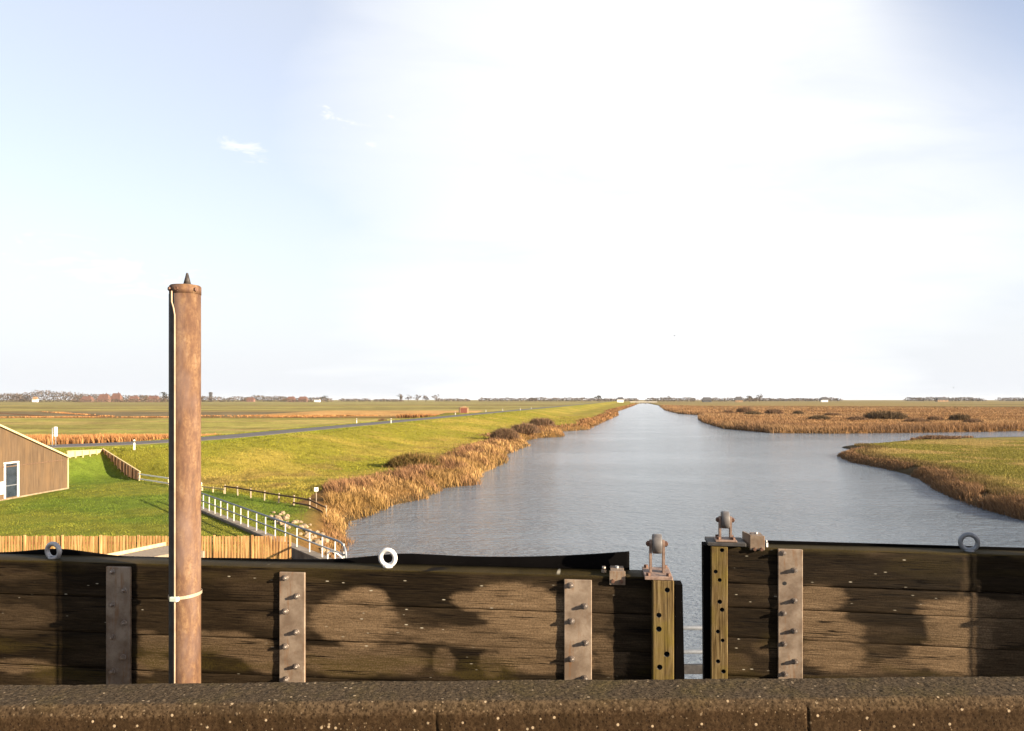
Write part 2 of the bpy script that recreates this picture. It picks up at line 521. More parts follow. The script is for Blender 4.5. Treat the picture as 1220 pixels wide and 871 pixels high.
# ------------------------------------------------------------------ river outline (water level z=0)
W_LEFT = [(-6, -60), (-6, 10), (-6.4, 28), (-8.0, 33.5), (-9.6, 38.5), gp(412, 648), gp(410.5, 634), gp(415, 621.6),
          gp(439.6, 614), gp(462, 602.7), gp(503, 595), gp(530, 581), gp(567.5, 577.5), gp(571, 563.7), gp(602.5, 551),
          gp(600, 542.5), gp(630, 531), gp(622, 526), gp(640, 522), gp(672, 520.5), gp(667, 514.5), gp(700, 512), gp(718, 503),
          gp(736, 495), gp(736, 490), gp(752, 484.5), gp(763, 480.4)]
W_RIGHT = [gp(771, 480.4), gp(785, 483.4), gp(793, 489), gp(809, 493), gp(833, 494.6), gp(833, 500), gp(840, 504), gp(864, 511), gp(920, 516),
           gp(1001, 516.7), gp(1100, 515.6), gp(1160, 514.6), gp(1220, 513.5), gp(1500, 509.5), gp(1500, 516, 0.4), gp(1220, 518.6, 0.4),
           gp(1160, 519.8, 0.4), gp(1100, 521, 0.4), gp(1072, 525.5), gp(1033, 529.5), gp(1005, 532), gp(1002, 533.5), gp(1022, 537), gp(1003, 541),
           gp(1000, 543.5), gp(1015.6, 551), gp(1058, 559), gp(1100, 571), gp(1118, 583.7), gp(1156.6, 601), gp(1220, 619),
           (37.5, 46), (36, 36), (30, 20), (14, 6), (8, 0), (8, -60)]
RIVER = np.array(W_LEFT + W_RIGHT)

def seg_dist(X, Y, P, closed=True):
    n = len(P)
    best = np.full(X.shape, 1e9)
    for i in range(n if closed else n - 1):
        x0, y0 = P[i]; x1, y1 = P[(i + 1) % n]
        dx, dy = x1 - x0, y1 - y0
        L2 = dx * dx + dy * dy + 1e-12
        t = np.clip(((X - x0) * dx + (Y - y0) * dy) / L2, 0, 1)
        d = (X - x0 - t * dx) ** 2 + (Y - y0 - t * dy) ** 2
        best = np.minimum(best, d)
    return np.sqrt(best)

def inside(X, Y, P):
    n = len(P)
    r = np.zeros(X.shape, bool)
    for i in range(n):
        x0, y0 = P[i]; x1, y1 = P[(i + 1) % n]
        c = ((y0 > Y) != (y1 > Y)) & (X < (x1 - x0) * (Y - y0) / (y1 - y0 + 1e-12) + x0)
        r ^= c
    return r

def river_sd(X, Y):
    """positive on land, negative in the water"""
    d = seg_dist(X, Y, RIVER)
    return np.where(inside(X, Y, RIVER), -d, d)

AZ = R(9.15)
U = (math.sin(AZ), math.cos(AZ)); V = (math.cos(AZ), -math.sin(AZ))
def tcoord(X, Y): return X * V[0] + Y * V[1]
def scoord(X, Y): return X * U[0] + Y * U[1]
def from_ts(t, s): return (t * V[0] + s * U[0], t * V[1] + s * U[1])

ROAD = np.array([(-140, 73), (-80, 74), (-56, 75.5), (-48, 78)] + [from_ts(-53.5, s) for s in (76, 90, 120, 160, 220, 300, 420, 600, 900)]
                + [from_ts(-55, 1300), from_ts(-60, 2200)])
FENCE_AB = np.array([(-41.2, 70), (-41.2, 76)])
YARD = np.array([(-60, 70), (-41.4, 69.8), (-41.2, 75.6), (-33.8, 68.2), (-24.6, 61), (-12.4, 50.5), (-9.6, 46), (-5, 30), (-5, 5), (-60, 5)])

HUT = gp(552.5, 492.3, 3.45)
def height(X, Y, sd=None):
    X = np.asarray(X, float); Y = np.asarray(Y, float)
    if sd is None:
        sd = river_sd(X, Y)
    t = tcoord(X, Y)
    left = t < 5 - 0.01 * 0
    # left bank with the dike
    D = seg_dist(X, Y, ROAD, False)
    D = np.minimum(D, seg_dist(X, Y, FENCE_AB, False) + 6.1)
    D = np.minimum(D, np.maximum(0, np.hypot(X - HUT[0], Y - HUT[1]) - 2))
    yd = seg_dist(X, Y, YARD)
    yin = inside(X, Y, YARD)
    ysd = np.where(yin, yd, -yd)
    yw = sstep(-4.0, 1.0, ysd)
    riverside = t > -53.5
    L = np.where(riverside, 21 * (1 - yw) + 6.0 * yw, 9.0)
    low = np.where(riverside, 1.2, 0.9)
    zl = low + (3.5 - low) * (1 - sstep(4.2, 4.2 + L, D))
    zl = zl + (fbm(X * 0.13, Y * 0.13, 3) - 0.5) * 0.16 * sstep(3.8, 7, D)
    # right bank, marsh and peninsula
    zr = 0.55 + 0.35 * fbm(X * 0.05, Y * 0.05, 9) + 0.25 * sstep(2, 9, sd) * (Y < 178)
    zr = np.where(Y < 178, zr * (1 - 0.62 * sstep(105, 160, Y)), zr)
    z = np.where(left, zl, zr)
    shore = np.clip(sd / 3.2, 0, 1)
    shore = shore * (2 - shore)
    z = np.where(sd > 0, 0.02 + (z - 0.02) * shore, -np.clip(-sd / 2.5, 0, 1) * 1.3 - 0.02)
    return z

def h1(x, y):
    return float(height(np.array([x]), np.array([y]))[0])

# ------------------------------------------------------------------ ground sheet
def zone_colour(X, Y, sd):
    n = X.shape[0]
    t = tcoord(X, Y); s = scoord(X, Y)
    big = fbm(X * 0.018, Y * 0.018, 21)
    mid = fbm(X * 0.11, Y * 0.11, 23)
    fin = fbm(X * 0.6, Y * 0.6, 25)
    C = np.zeros((n, 3))
    def lay(w, c):
        w = np.clip(w, 0, 1)[:, None]
        np.copyto(C, C * (1 - w) + np.array(c)[None, :] * w)
    D = seg_dist(X, Y, ROAD, False)
    yd = seg_dist(X, Y, YARD); yin = inside(X, Y, YARD)
    left = t < 5
    # polder base both sides
    C[:] = (0.20, 0.165, 0.06)
    lay(sstep(0.45, 0.6, mid) * 0.5, (0.24, 0.18, 0.075))
    # dike grass
    dike = left & (t > -62) & (D < 60)
    lay(dike * 1.0, (0.18, 0.162, 0.024))
    lay(dike * sstep(0.46, 0.64, mid) * 0.75, (0.28, 0.215, 0.048))
    lay(dike * sstep(0.52, 0.7, fbm(t * 0.5, s * 0.03, 33)) * 0.5, (0.15, 0.155, 0.02))
    lay(dike * sstep(7.5, 4.0, D) * 0.6, (0.15, 0.175, 0.02))
    rut = seg_dist(X, Y, np.array([gp(215, 561, 2.3), gp(330, 561.5, 2.1), gp(430, 563, 1.7), gp(520, 541, 1.8)]), False)
    lay(dike * (1 - sstep(0.15, 0.7, rut + (fin - 0.5) * 0.6)) * 0.6, (0.09, 0.095, 0.018))
    lay(dike * sstep(0.56, 0.66, fbm(X * 0.25, Y * 0.25, 37)) * sstep(14, 24, D) * 0.55, (0.19, 0.12, 0.045))
    # mown lawn
    ysd = np.where(yin, yd, -yd)
    lay(sstep(-1.0, 0.6, ysd), (0.092, 0.126, 0.018))
    lay(sstep(-1.0, 0.6, ysd) * sstep(0.44, 0.60, mid) * 0.7, (0.145, 0.14, 0.024))
    lay(sstep(-1.0, 0.6, ysd) * sstep(0.55, 0.7, fin) * 0.35, (0.055, 0.10, 0.010))
    # left polder, fields behind the road
    fl = left & (t <= -58)
    def band(y0, y1, c, w=1.0, soft=6, x0=-1e9, x1=1e9, skew=0.0):
        yy = Y + skew * X + (mid - 0.5) * 10
        m = fl * sstep(y0 - soft, y0 + soft, yy) * (1 - sstep(y1 - soft, y1 + soft, yy)) * ((X > x0) & (X < x1))
        lay(m * w, c)
    band(100, 308, (0.225, 0.205, 0.055))
    band(100, 308, (0.115, 0.13, 0.028), 0.0)
    lay(fl * sstep(0.5, 0.62, fbm(X * 0.02, Y * 0.1, 41)) * 0.7 * (Y < 310), (0.28, 0.205, 0.08))
    band(308, 342, (0.13, 0.075, 0.026), 0.9, 5)
    band(342, 470, (0.135, 0.105, 0.062), 1.0, 8, -1e9, -120)
    band(342, 620, (0.36, 0.215, 0.085), 1.0, 10, -128, -20)
    band(470, 520, (0.20, 0.145, 0.06), 0.8, 8, -1e9, -128)
    band(520, 900, (0.23, 0.20, 0.07), 1.0, 20)
    band(900, 1000, (0.24, 0.17, 0.06), 0.9, 20)
    band(1000, 20000, (0.21, 0.185, 0.075), 1.0, 40)
    lay(fl * sstep(0.52, 0.6, fbm(X * 0.002, Y * 0.006, 47)) * (Y > 600) * 0.7, (0.19, 0.145, 0.055))
    lay(fl * sstep(0.55, 0.6, fbm(X * 0.004, Y * 0.014, 49)) * (Y > 450) * 0.5, (0.09, 0.07, 0.03))
    fz = fbm(X * 0.09, Y * 0.045, 131); fq = fbm(X * 0.3, Y * 0.12, 133)
    fac = np.where(fl, 0.62 + 0.76 * fz, 1.0) * np.where(fl & (Y < 420), 0.7 + 0.6 * fq, 1.0)
    C *= fac[:, None]
    lay(fl * sstep(0.62, 0.68, fbm(X * 0.05, Y * 0.2, 135)) * 0.5 * (Y < 320), (0.11, 0.085, 0.03))
    # mud tracks far left
    for p0, p1, wd in (((-300, 480), (-178, 335), 3.5), ((-330, 470), (-215, 345), 3.0)):
        dd = seg_dist(X, Y, np.array([p0, p1]), False)
        lay(fl * (1 - sstep(wd * 0.6, wd * 1.6, dd)) * 0.9, (0.12, 0.06, 0.028))
    # reed litter below the reed belt on the left bank
    wid = 7.0 + 3.5 * (fbm(s * 0.05, s * 0 + 2, 51) - 0.5) * 2
    belt = left & (sd > -2) & (t > -60)
    wid2 = np.where(yin, 2.6, wid)
    lay(belt * (1 - sstep(wid2 - 1.5, wid2 + 1.5, sd)), (0.135, 0.075, 0.028))
    # right marsh
    rt = ~left
    marsh = rt & (Y >= 176)
    lay(marsh * 1.0, (0.205, 0.105, 0.036))
    lay(marsh * sstep(0.45, 0.6, fbm(X * 0.012, Y * 0.035, 61)) * 0.75, (0.29, 0.16, 0.055))
    lay(marsh * sstep(0.55, 0.66, fbm(X * 0.02, Y * 0.06, 63)) * 0.6, (0.10, 0.06, 0.028))
    lay(marsh * sstep(560, 800, Y + (big - 0.5) * 200), (0.195, 0.145, 0.06))
    lay(marsh * (Y > 600) * sstep(0.53, 0.6, fbm(X * 0.002, Y * 0.008, 67)) * 0.8, (0.08, 0.075, 0.03))
    lay(marsh * (Y > 1200) * 0.7, (0.175, 0.14, 0.062))
    # peninsula
    pen = rt & (Y < 176)
    lay(pen * 1.0, (0.155, 0.135, 0.036))
    lay(pen * sstep(0.46, 0.62, mid) * 0.7, (0.115, 0.105, 0.027))
    lay(pen * sstep(0.5, 0.64, fbm(X * 0.06, Y * 0.2, 71)) * 0.6, (0.20, 0.15, 0.05))
    lay(pen * (1 - sstep(3.0, 6.0, sd + (mid - 0.5) * 3)), (0.06, 0.043, 0.022))
    # wet mud at the very edge and the river bed
    lay(1 - sstep(0.2, 1.0, sd), (0.045, 0.032, 0.018))
    return C

def build_ground():
    p = []
    q = 0.55
    while q < 700:
        p.append(q)
        q *= 1.016
    dist = 7650.0 / np.array(p)
    dist = np.concatenate([dist, [9, 6, 3, 1]])
    a_front = np.radians(np.arange(-40, 40.001, 0.115))
    a_rest = np.radians(np.concatenate([np.arange(43, 317, 4.0)]))
    ang = np.concatenate([a_front, a_rest])
    na, nd = len(ang), len(dist)
    A, Dd = np.meshgrid(ang, dist, indexing='ij')
    X = (np.sin(A) * Dd).ravel(); Y = (np.cos(A) * Dd).ravel()
    sd = river_sd(X, Y)
    Z = height(X, Y, sd)
    far = np.hypot(X, Y)
    Z = np.where(far > 1700, np.maximum(Z, 0.7), Z)
    co = np.stack([X, Y, Z], 1)
    idx = np.arange(na * nd).reshape(na, nd)
    i0 = idx; i1 = np.roll(idx, -1, axis=0)
    quads = np.stack([i0[:, :-1], i1[:, :-1], i1[:, 1:], i0[:, 1:]], -1).reshape(-1, 4)
    me = np_mesh('ground', co, quads)
    at = me.attributes.new('col', 'FLOAT_COLOR', 'POINT')
    C = zone_colour(X, Y, sd)
    at.data.foreach_set('color', np.concatenate([C, np.ones((len(C), 1))], 1).astype(np.float32).ravel())
    o = link('ground', me, MAT['ground'])
    o['kind'] = 'structure'
    return o

def np_mesh(name, co, faces, smooth=True):
    me = bpy.data.meshes.new(name)
    k = faces.shape[1]
    me.vertices.add(len(co))
    me.vertices.foreach_set('co', co.astype(np.float32).ravel())
    me.loops.add(faces.size)
    me.loops.foreach_set('vertex_index', faces.astype(np.int32).ravel())
    me.polygons.add(len(faces))
    me.polygons.foreach_set('loop_start', (np.arange(len(faces)) * k).astype(np.int32))
    me.polygons.foreach_set('loop_total', np.full(len(faces), k, np.int32))
    if smooth:
        me.polygons.foreach_set('use_smooth', np.ones(len(faces), bool))
    me.update(calc_edges=True)
    me.validate()
    return me

def blades_mesh(name, P, Hh, Wd, lean, col, tipcol=None, mid=0.55, seed=1):
    """P (N,3) bases; each blade is a tapered bent strip of three triangles"""
    r = np.random.default_rng(seed)
    N = len(P)
    a = r.uniform(0, 2 * np.pi, N)
    side = np.stack([np.cos(a), np.sin(a), np.zeros(N)], 1) * (Wd / 2)[:, None]
    up = np.stack([np.zeros(N), np.zeros(N), Hh], 1)
    L3 = np.concatenate([lean, np.zeros((N, 1))], 1)
    b0 = P - side; b1 = P + side
    m = P + up * mid + L3 * 0.3
    m0 = m - side * 0.8; m1 = m + side * 0.8
    tip = P + up + L3
    co = np.stack([b0, b1, m0, m1, tip], 1).reshape(-1, 3)
    base = (np.arange(N) * 5)[:, None]
    tri = np.concatenate([base + np.array([[0, 1, 3]]), base + np.array([[0, 3, 2]]), base + np.array([[2, 3, 4]])], 0)
    me = np_mesh(name, co, tri, False)
    if tipcol is None:
        tipcol = col
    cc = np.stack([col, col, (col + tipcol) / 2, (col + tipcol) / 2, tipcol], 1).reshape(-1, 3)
    at = me.attributes.new('col', 'FLOAT_COLOR', 'POINT')
    at.data.foreach_set('color', np.concatenate([np.clip(cc, 0, 1), np.ones((len(cc), 1))], 1).astype(np.float32).ravel())
    return me

def polar_samples(n, a0, a1, d0, d1, power=1.0, seed=0):
    r = np.random.default_rng(seed)
    a = np.radians(r.uniform(a0, a1, n))
    if power == 1.0:
        d = np.exp(r.uniform(math.log(d0), math.log(d1), n))
    else:
        u = r.uniform(0, 1, n)
        d = d0 * (d1 / d0) ** (u ** power)
    return np.sin(a) * d, np.cos(a) * d, d

def pick(cols, n, r, jitter=0.25):
    cols = np.array(cols)
    c = cols[r.integers(0, len(cols), n)]
    return c * r.uniform(1 - jitter, 1 + jitter, (n, 1))

def stuff(o):
    o['kind'] = 'stuff'
    return o

build_ground()

# river surface
wm = MB()
wm.poly([(-70, -70, 0), (700, -70, 0), (700, 1900, 0), (-70, 1900, 0)])
wo = wm.build('river_water', MAT['water'])
wo['kind'] = 'structure'

# road ribbon on the dike
def build_road():
    pts = [Vector((x, y, 0)) for x, y in ROAD]
    # resample
    dense = []
    for i in range(len(pts) - 1):
        L = (pts[i + 1] - pts[i]).length
        k = max(1, int(L / 6))
        for j in range(k):
            dense.append(pts[i].lerp(pts[i + 1], j / k))
    dense.append(pts[-1])
    for _ in range(4):
        dense = [dense[0]] + [(dense[i - 1] + dense[i] * 2 + dense[i + 1]) / 4 for i in range(1, len(dense) - 1)] + [dense[-1]]
    bm = bmesh.new()
    rows = []
    for i, p in enumerate(dense):
        a = dense[max(i - 1, 0)]; b = dense[min(i + 1, len(dense) - 1)]
        t = (b - a).normalized(); nrm = Vector((t.y, -t.x, 0))
        row = []
        for off, dz in ((-2.75, -0.35), (-2.7, 0.05), (0, 0.10), (2.7, 0.05), (2.75, -0.35)):
            q = p + nrm * off
            row.append(bm.verts.new((q.x, q.y, 3.5 + dz)))
        rows.append(row)
    for i in range(len(rows) - 1):
        for k in range(4):
            bm.faces.new((rows[i][k], rows[i][k + 1], rows[i + 1][k + 1], rows[i + 1][k]))
    bmesh.ops.recalc_face_normals(bm, faces=bm.faces[:])
    me = bpy.data.meshes.new('road')
    bm.to_mesh(me); bm.free()
    o = link('road', me, MAT['asphalt'])
    o['kind'] = 'structure'
build_road()

# ------------------------------------------------------------------ reeds and grass
def left_reeds():
    X, Y, d = polar_samples(420000, -14, 11.5, 38, 1300, 1.0, 5)
    t = tcoord(X, Y); s = scoord(X, Y)
    k = (t < 2) & (t > -60)
    X, Y, d, t, s = X[k], Y[k], d[k], t[k], s[k]
    sd = river_sd(X, Y)
    wid = 7.0 + 7.0 * (fbm(s * 0.05, s * 0 + 2, 51) - 0.5)
    inside_yard = inside(X, Y, YARD)
    dens = fbm(X * 0.22, Y * 0.22, 81)
    edge = np.random.default_rng(3).uniform(0, 1, len(X))
    k = (sd > -0.5) & (sd < wid) & (dens + 0.9 * (edge - 0.5) > 0.36 + 0.35 * sstep(wid - 3, wid, sd))
    k &= ~((inside_yard) & (sd > 2.8))
    k &= Y > 39
    X, Y, d, sd, t = X[k], Y[k], d[k], sd[k], t[k]
    wid = wid[k]
    N = len(X)
    r = np.random.default_rng(6)
    Z = height(X, Y, sd)
    clump = sstep(0.30, 0.72, fbm(X * 0.42, Y * 0.42, 83, 3))
    lowr = fbm(X * 0.06, Y * 0.06, 85)
    Hh = (0.26 + 0.68 * clump) * r.uniform(0.55, 1.25, N) * (1 - 0.45 * sstep(0.55, 1.0, sd / wid)) * (1.0 - 0.5 * sstep(58, 44, Y))
    Wd = np.maximum(0.035, d * 0.0008) * r.uniform(0.7, 1.4, N)
    wind = np.stack([-0.16 * Hh, 0.02 * Hh], 1)
    lean = r.normal(0, 0.34, (N, 2)) * Hh[:, None] + wind
    gold = np.array((0.40, 0.245, 0.10)); rust = np.array((0.23, 0.118, 0.055)); olive = np.array((0.27, 0.165, 0.058)); pinkb = np.array((0.23, 0.13, 0.078))
    a = sstep(0.40, 0.60, fbm(X * 0.16, Y * 0.16, 87))[:, None]
    b = np.clip(sstep(0.25, 0.8, sd / wid) * 0.9 + 0.7 * sstep(0.5, 0.62, fbm(X * 0.3, Y * 0.3, 88)), 0, 0.95)[:, None]
    col = gold * a + olive * (1 - a)
    col = col * (1 - b) + (rust * 0.5 + pinkb * 0.5) * b
    far = sstep(120, 260, d)[:, None]
    col = col * (1 - far * 0.75) + rust * 1.05 * far * 0.75
    col = col * r.uniform(0.45, 1.15, (N, 1)) * (0.72 + 0.35 * clump)[:, None]
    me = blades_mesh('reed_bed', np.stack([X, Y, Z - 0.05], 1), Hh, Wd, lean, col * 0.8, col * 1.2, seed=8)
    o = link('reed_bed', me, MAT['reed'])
    stuff(o); tag(o, 'golden brown dry reeds lining the left bank of the river', 'reeds')
left_reeds()

def right_reeds():
    X, Y, d = polar_samples(950000, 6.5, 36, 50, 950, 1.0, 15)
    t = tcoord(X, Y)
    k = (t > 5)
    X, Y, d = X[k], Y[k], d[k]
    sd = river_sd(X, Y)
    r = np.random.default_rng(16)
    N = len(X)
    pen = Y < 176
    px = X / Y * F + 610
    n1 = fbm(X * 0.05, Y * 0.05, 91)
    u = r.uniform(0, 1, N)
    n3 = fbm(X * 0.16, Y * 0.16, 92, 3)
    shoreP = pen & (sd > -0.4) & (sd < 0.4 + 5.5 * (n3 - 0.25)) & (n3 + 0.15 * (u - 0.5) > 0.36)
    # reeds on the peninsula only along the near shore and at the head of the side channel
    nearside = (Y < 128) | ((Y > 150) & (px > 1085) & (px < 1160))
    kP = shoreP & nearside & (u < np.where(Y < 80, 0.85, 0.75))
    kP &= (sd < 2.6) | (Y < 75)
    kM = (~pen) & (sd > -0.4) & ((u < 0.5 * (1 - sstep(8, 25, sd))) | (u < 0.20))
    k = kP | kM
    X, Y, d, sd, pen, u, n1 = X[k], Y[k], d[k], sd[k], pen[k], u[k], n1[k]
    N = len(X)
    Z = height(X, Y, sd)
    Hh = np.where(pen, 0.15 + 1.05 * n1, 0.8 + 1.0 * n1) * r.uniform(0.7, 1.25, N)
    Hh *= np.where(pen & (Y > 85) & (Y < 135), 0.75, 1.0) * np.where(pen & (Y > 140), 0.8, 1.0)
    Hh *= np.where(pen, 1, 0.42 + 0.5 * (1 - sstep(10, 50, sd)))
    Wd = np.maximum(0.035, d * 0.0007) * r.uniform(0.7, 1.4, N)
    lean = r.normal(0, 0.26, (N, 2)) * Hh[:, None] + np.stack([-0.12 * Hh, 0 * Hh], 1)
    rust = np.array((0.195, 0.112, 0.056)); gold = np.array((0.245, 0.152, 0.076)); dull = np.array((0.155, 0.094, 0.052))
    a = sstep(0.42, 0.6, fbm(X * 0.02, Y * 0.05, 93))[:, None]
    b = sstep(0.5, 0.66, fbm(X * 0.05, Y * 0.09, 95))[:, None] * 0.8
    col = rust * (1 - a) + gold * a
    col = col * (1 - b) + dull * b
    col = np.where(pen[:, None], dull * 0.7 + rust * 0.3, col)
    col = col * r.uniform(0.72, 1.28, (N, 1))
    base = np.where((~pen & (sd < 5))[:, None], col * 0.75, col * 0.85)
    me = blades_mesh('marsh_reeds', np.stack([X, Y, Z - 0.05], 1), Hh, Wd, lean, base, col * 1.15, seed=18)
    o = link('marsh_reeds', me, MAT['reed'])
    stuff(o); tag(o, 'rust brown reeds of the marsh across the river on the right', 'reeds')
right_reeds()

def polder_reeds():
    r = np.random.default_rng(26)
    P = []
    # belt behind the road on the left, and thin ditch lines further out
    lines = [((-112, 120), (-52, 133), 5.5, 26000, 1.55), ((-260, 318), (-60, 326), 5, 4500, 0.55), ((-150, 345), (-25, 352), 6, 2500, 0.6),
             ((-300, 480), (-178, 335), 3, 900, 0.6), ((-24, 309), (-48, 318), 4, 800, 1.5)]
    for p0, p1, w, n, hh in lines:
        u = r.uniform(0, 1, n); v = r.normal(0, w * 0.35, n)
        dx, dy = p1[0] - p0[0], p1[1] - p0[1]
        L = math.hypot(dx, dy)
        x = p0[0] + dx * u - dy / L * v; y = p0[1] + dy * u + dx / L * v
        nz = fbm(x * 0.07, y * 0.07, 101)
        kk = nz + 0.3 * (r.uniform(0, 1, n) - 0.5) > (0.35 if (w > 5.2 and p0[1] < 200) else 0.52)
        x, y, nz = x[kk], y[kk], nz[kk]
        P.append(np.stack([x, y, hh * (0.6 + 0.7 * nz) * r.uniform(0.8, 1.2, len(x))], 1))
    P = np.concatenate(P, 0)
    X, Y, Hh = P[:, 0], P[:, 1], P[:, 2]
    d = np.hypot(X, Y)
    N = len(X)
    Z = height(X, Y)
    Wd = np.maximum(0.05, d * 0.0009) * r.uniform(0.7, 1.3, N)
    lean = r.normal(0, 0.15, (N, 2)) * Hh[:, None] + np.stack([-0.1 * Hh, 0 * Hh], 1)
    col = pick([(0.30, 0.145, 0.055), (0.34, 0.185, 0.075), (0.20, 0.095, 0.04)], N, r)
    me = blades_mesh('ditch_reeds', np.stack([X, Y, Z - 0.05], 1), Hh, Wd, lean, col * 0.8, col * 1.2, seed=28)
    o = link('ditch_reeds', me, MAT['reed'])
    stuff(o); tag(o, 'orange brown reeds along the ditches behind the dike road', 'reeds')
polder_reeds()

def grass():
    X, Y, d = polar_samples(520000, -36, 9, 31, 330, 1.25, 35)
    sd = river_sd(X, Y)
    t = tcoord(X, Y)
    D = seg_dist(X, Y, ROAD, False)
    s = scoord(X, Y)
    wid = 7.0 + 7.0 * (fbm(s * 0.05, s * 0 + 2, 51) - 0.5)
    yin = inside(X, Y, YARD)
    shed = (X < -35.6) & (Y < 63) & (Y > 44)
    k = (t < 3) & (D > 3.4) & (t > -75) & (~shed) & (((sd > wid - 1.5) & ~yin) | (yin & (sd > 2.5)))
    X, Y, d, sd, t, D, yin = X[k], Y[k], d[k], sd[k], t[k], D[k], yin[k]
    N = len(X)
    r = np.random.default_rng(36)
    Z = height(X, Y, sd)
    n1 = fbm(X * 0.11, Y * 0.11, 23); n2 = fbm(X * 0.5, Y * 0.5, 111)
    Hh = np.where(yin, 0.05, 0.10) * (0.5 + n2) * r.uniform(0.6, 1.5, N)
    Wd = np.maximum(0.016, d * 0.00055) * r.uniform(0.7, 1.3, N)
    lean = r.normal(0, 0.35, (N, 2)) * Hh[:, None]
    lawn = np.array((0.108, 0.150, 0.022)); lawn2 = np.array((0.20, 0.19, 0.03)); dk = np.array((0.20, 0.19, 0.026)); dry = np.array((0.33, 0.24, 0.062))
    m = sstep(0.40, 0.60, n1)[:, None]
    col = np.where(yin[:, None], lawn * (1 - m * 0.75) + lawn2 * m * 0.75, dk * (1 - m * 0.55) + dry * m * 0.55)
    rut = seg_dist(X, Y, np.array([gp(215, 561, 2.3), gp(330, 561.5, 2.1), gp(430, 563, 1.7), gp(520, 541, 1.8)]), False)
    rw = ((1 - sstep(0.2, 0.8, rut)) * 0.7)[:, None]
    col = col * (1 - rw) + np.array((0.10, 0.11, 0.018)) * rw
    br = (sstep(0.56, 0.66, fbm(X * 0.25, Y * 0.25, 37)) * sstep(14, 24, D) * 0.6 * (~yin))[:, None]
    col = col * (1 - br) + np.array((0.22, 0.14, 0.055)) * br
    near = sstep(8, 4.5, D)[:, None] * (~yin)[:, None]
    col = col * (1 - near * 0.5) + np.array((0.17, 0.20, 0.022)) * near * 0.5
    spk = sstep(0.58, 0.70, fbm(X * 1.1, Y * 0.8, 141, 3))
    col = col * r.uniform(0.6, 1.35, (N, 1)) * ((0.66 + 0.6 * n2) * (1 - 0.5 * spk))[:, None]
    me = blades_mesh('grass', np.stack([X, Y, Z - 0.01], 1), Hh, Wd, lean, col, col * 1.1, seed=38)
    o = link('grass', me, MAT['grassblade'])
    stuff(o); tag(o, 'green and yellowish grass on the dike slope and the lawn', 'grass')
    # peninsula tussocks
    X, Y, d = polar_samples(130000, 22, 36, 55, 180, 1.0, 45)
    sd = river_sd(X, Y)
    k = (tcoord(X, Y) > 5) & (Y < 176) & (sd > 2.0)
    X, Y, d, sd = X[k], Y[k], d[k], sd[k]
    N = len(X)
    Z = height(X, Y, sd)
    n1 = fbm(X * 0.11, Y * 0.11, 23); n2 = fbm(X * 0.35, Y * 0.35, 113)
    edge = (1 - sstep(3, 6.5, sd))
    edge = edge * (Y < 135)
    Hh = (0.16 - 0.08 * sstep(120, 150, Y) + 0.22 * edge) * (0.4 + n2) * r.uniform(0.6, 1.4, N)
    Wd = np.maximum(0.03, d * 0.0008) * r.uniform(0.7, 1.3, N)
    lean = r.normal(0, 0.3, (N, 2)) * Hh[:, None]
    m = sstep(0.42, 0.6, n1)[:, None]
    col = np.array((0.15, 0.134, 0.034)) * (1 - m) + np.array((0.26, 0.19, 0.072)) * m
    e = (edge * 0.85)[:, None]
    col = col * (1 - e) + np.array((0.095, 0.064, 0.03)) * e
    col = col * r.uniform(0.6, 1.4, (N, 1))
    me = blades_mesh('tussock_grass', np.stack([X, Y, Z - 0.01], 1), Hh, Wd, lean, col, col * 1.15, seed=48)
    o = link('tussock_grass', me, MAT['grassblade'])
    stuff(o); tag(o, 'rough green and straw tussock grass on the near right bank', 'grass')
grass()

# ------------------------------------------------------------------ scrub bushes
def bush_mesh(w, h, n, seed, cols, fat=1.0):
    r = np.random.default_rng(seed)
    m = max(6, n // 26)
    # stems grow from several root points and fan outwards, twigs sit along them
    root = np.stack([r.normal(0, w * 0.13, m), r.normal(0, w * 0.11, m), np.zeros(m)], 1)
    P = []; Ln = []; Hh = []; W = []; 
    i = r.integers(0, m, n)
    lob = r.uniform(0.6, 1.0, m)
    th = r.uniform(0, 2 * np.pi, n)
    rad = np.sqrt(r.uniform(0, 1, n)) * w * 0.46
    bx = root[i, 0] * 0.6 + np.cos(th) * rad; by = root[i, 1] * 0.6 + np.sin(th) * rad * 0.8
    q = np.clip(1 - (np.hypot(bx, by * 1.2) / (w * 0.56)) ** 2, 0.05, 1) ** 0.5
    lump = 0.65 + 0.6 * fbm(bx * 3.2 / w + seed, by * 3.2 / w, seed)
    top = h * q * lump * lob[i]
    z0 = top * r.uniform(0, 0.7, n)
    hh = np.clip(top - z0, 0.1 * h, 0.55 * h) * r.uniform(0.6, 1.15, n)
    lean = np.stack([bx, by], 1) / w * hh[:, None] * 0.9 + r.normal(0, 0.22, (n, 2)) * hh[:, None]
    Pn = np.stack([bx, by, z0], 1)
    wd = np.full(n, w * 0.011 * fat) * r.uniform(0.6, 1.5, n)
    col = pick(cols, n, r, 0.3)
    return blades_mesh('scrub_bush', Pn, hh, wd, lean, col, col * 1.15, seed=seed + 1)

BROWN = [(0.13, 0.08, 0.05), (0.175, 0.105, 0.065), (0.105, 0.074, 0.042)]
DARKG = [(0.075, 0.055, 0.02), (0.11, 0.078, 0.026), (0.15, 0.09, 0.036)]
def bush(x, y, w, h, n, seed, cols, label, group, name='scrub_bush'):
    me = bush_mesh(w, h, n, seed, cols, 1.0 if w > 4 else 2.6)
    o = link(name, me, MAT['twig'], None, (x, y, h1(x, y) - 0.05))
    tag(o, label, 'bush', group)
    return o

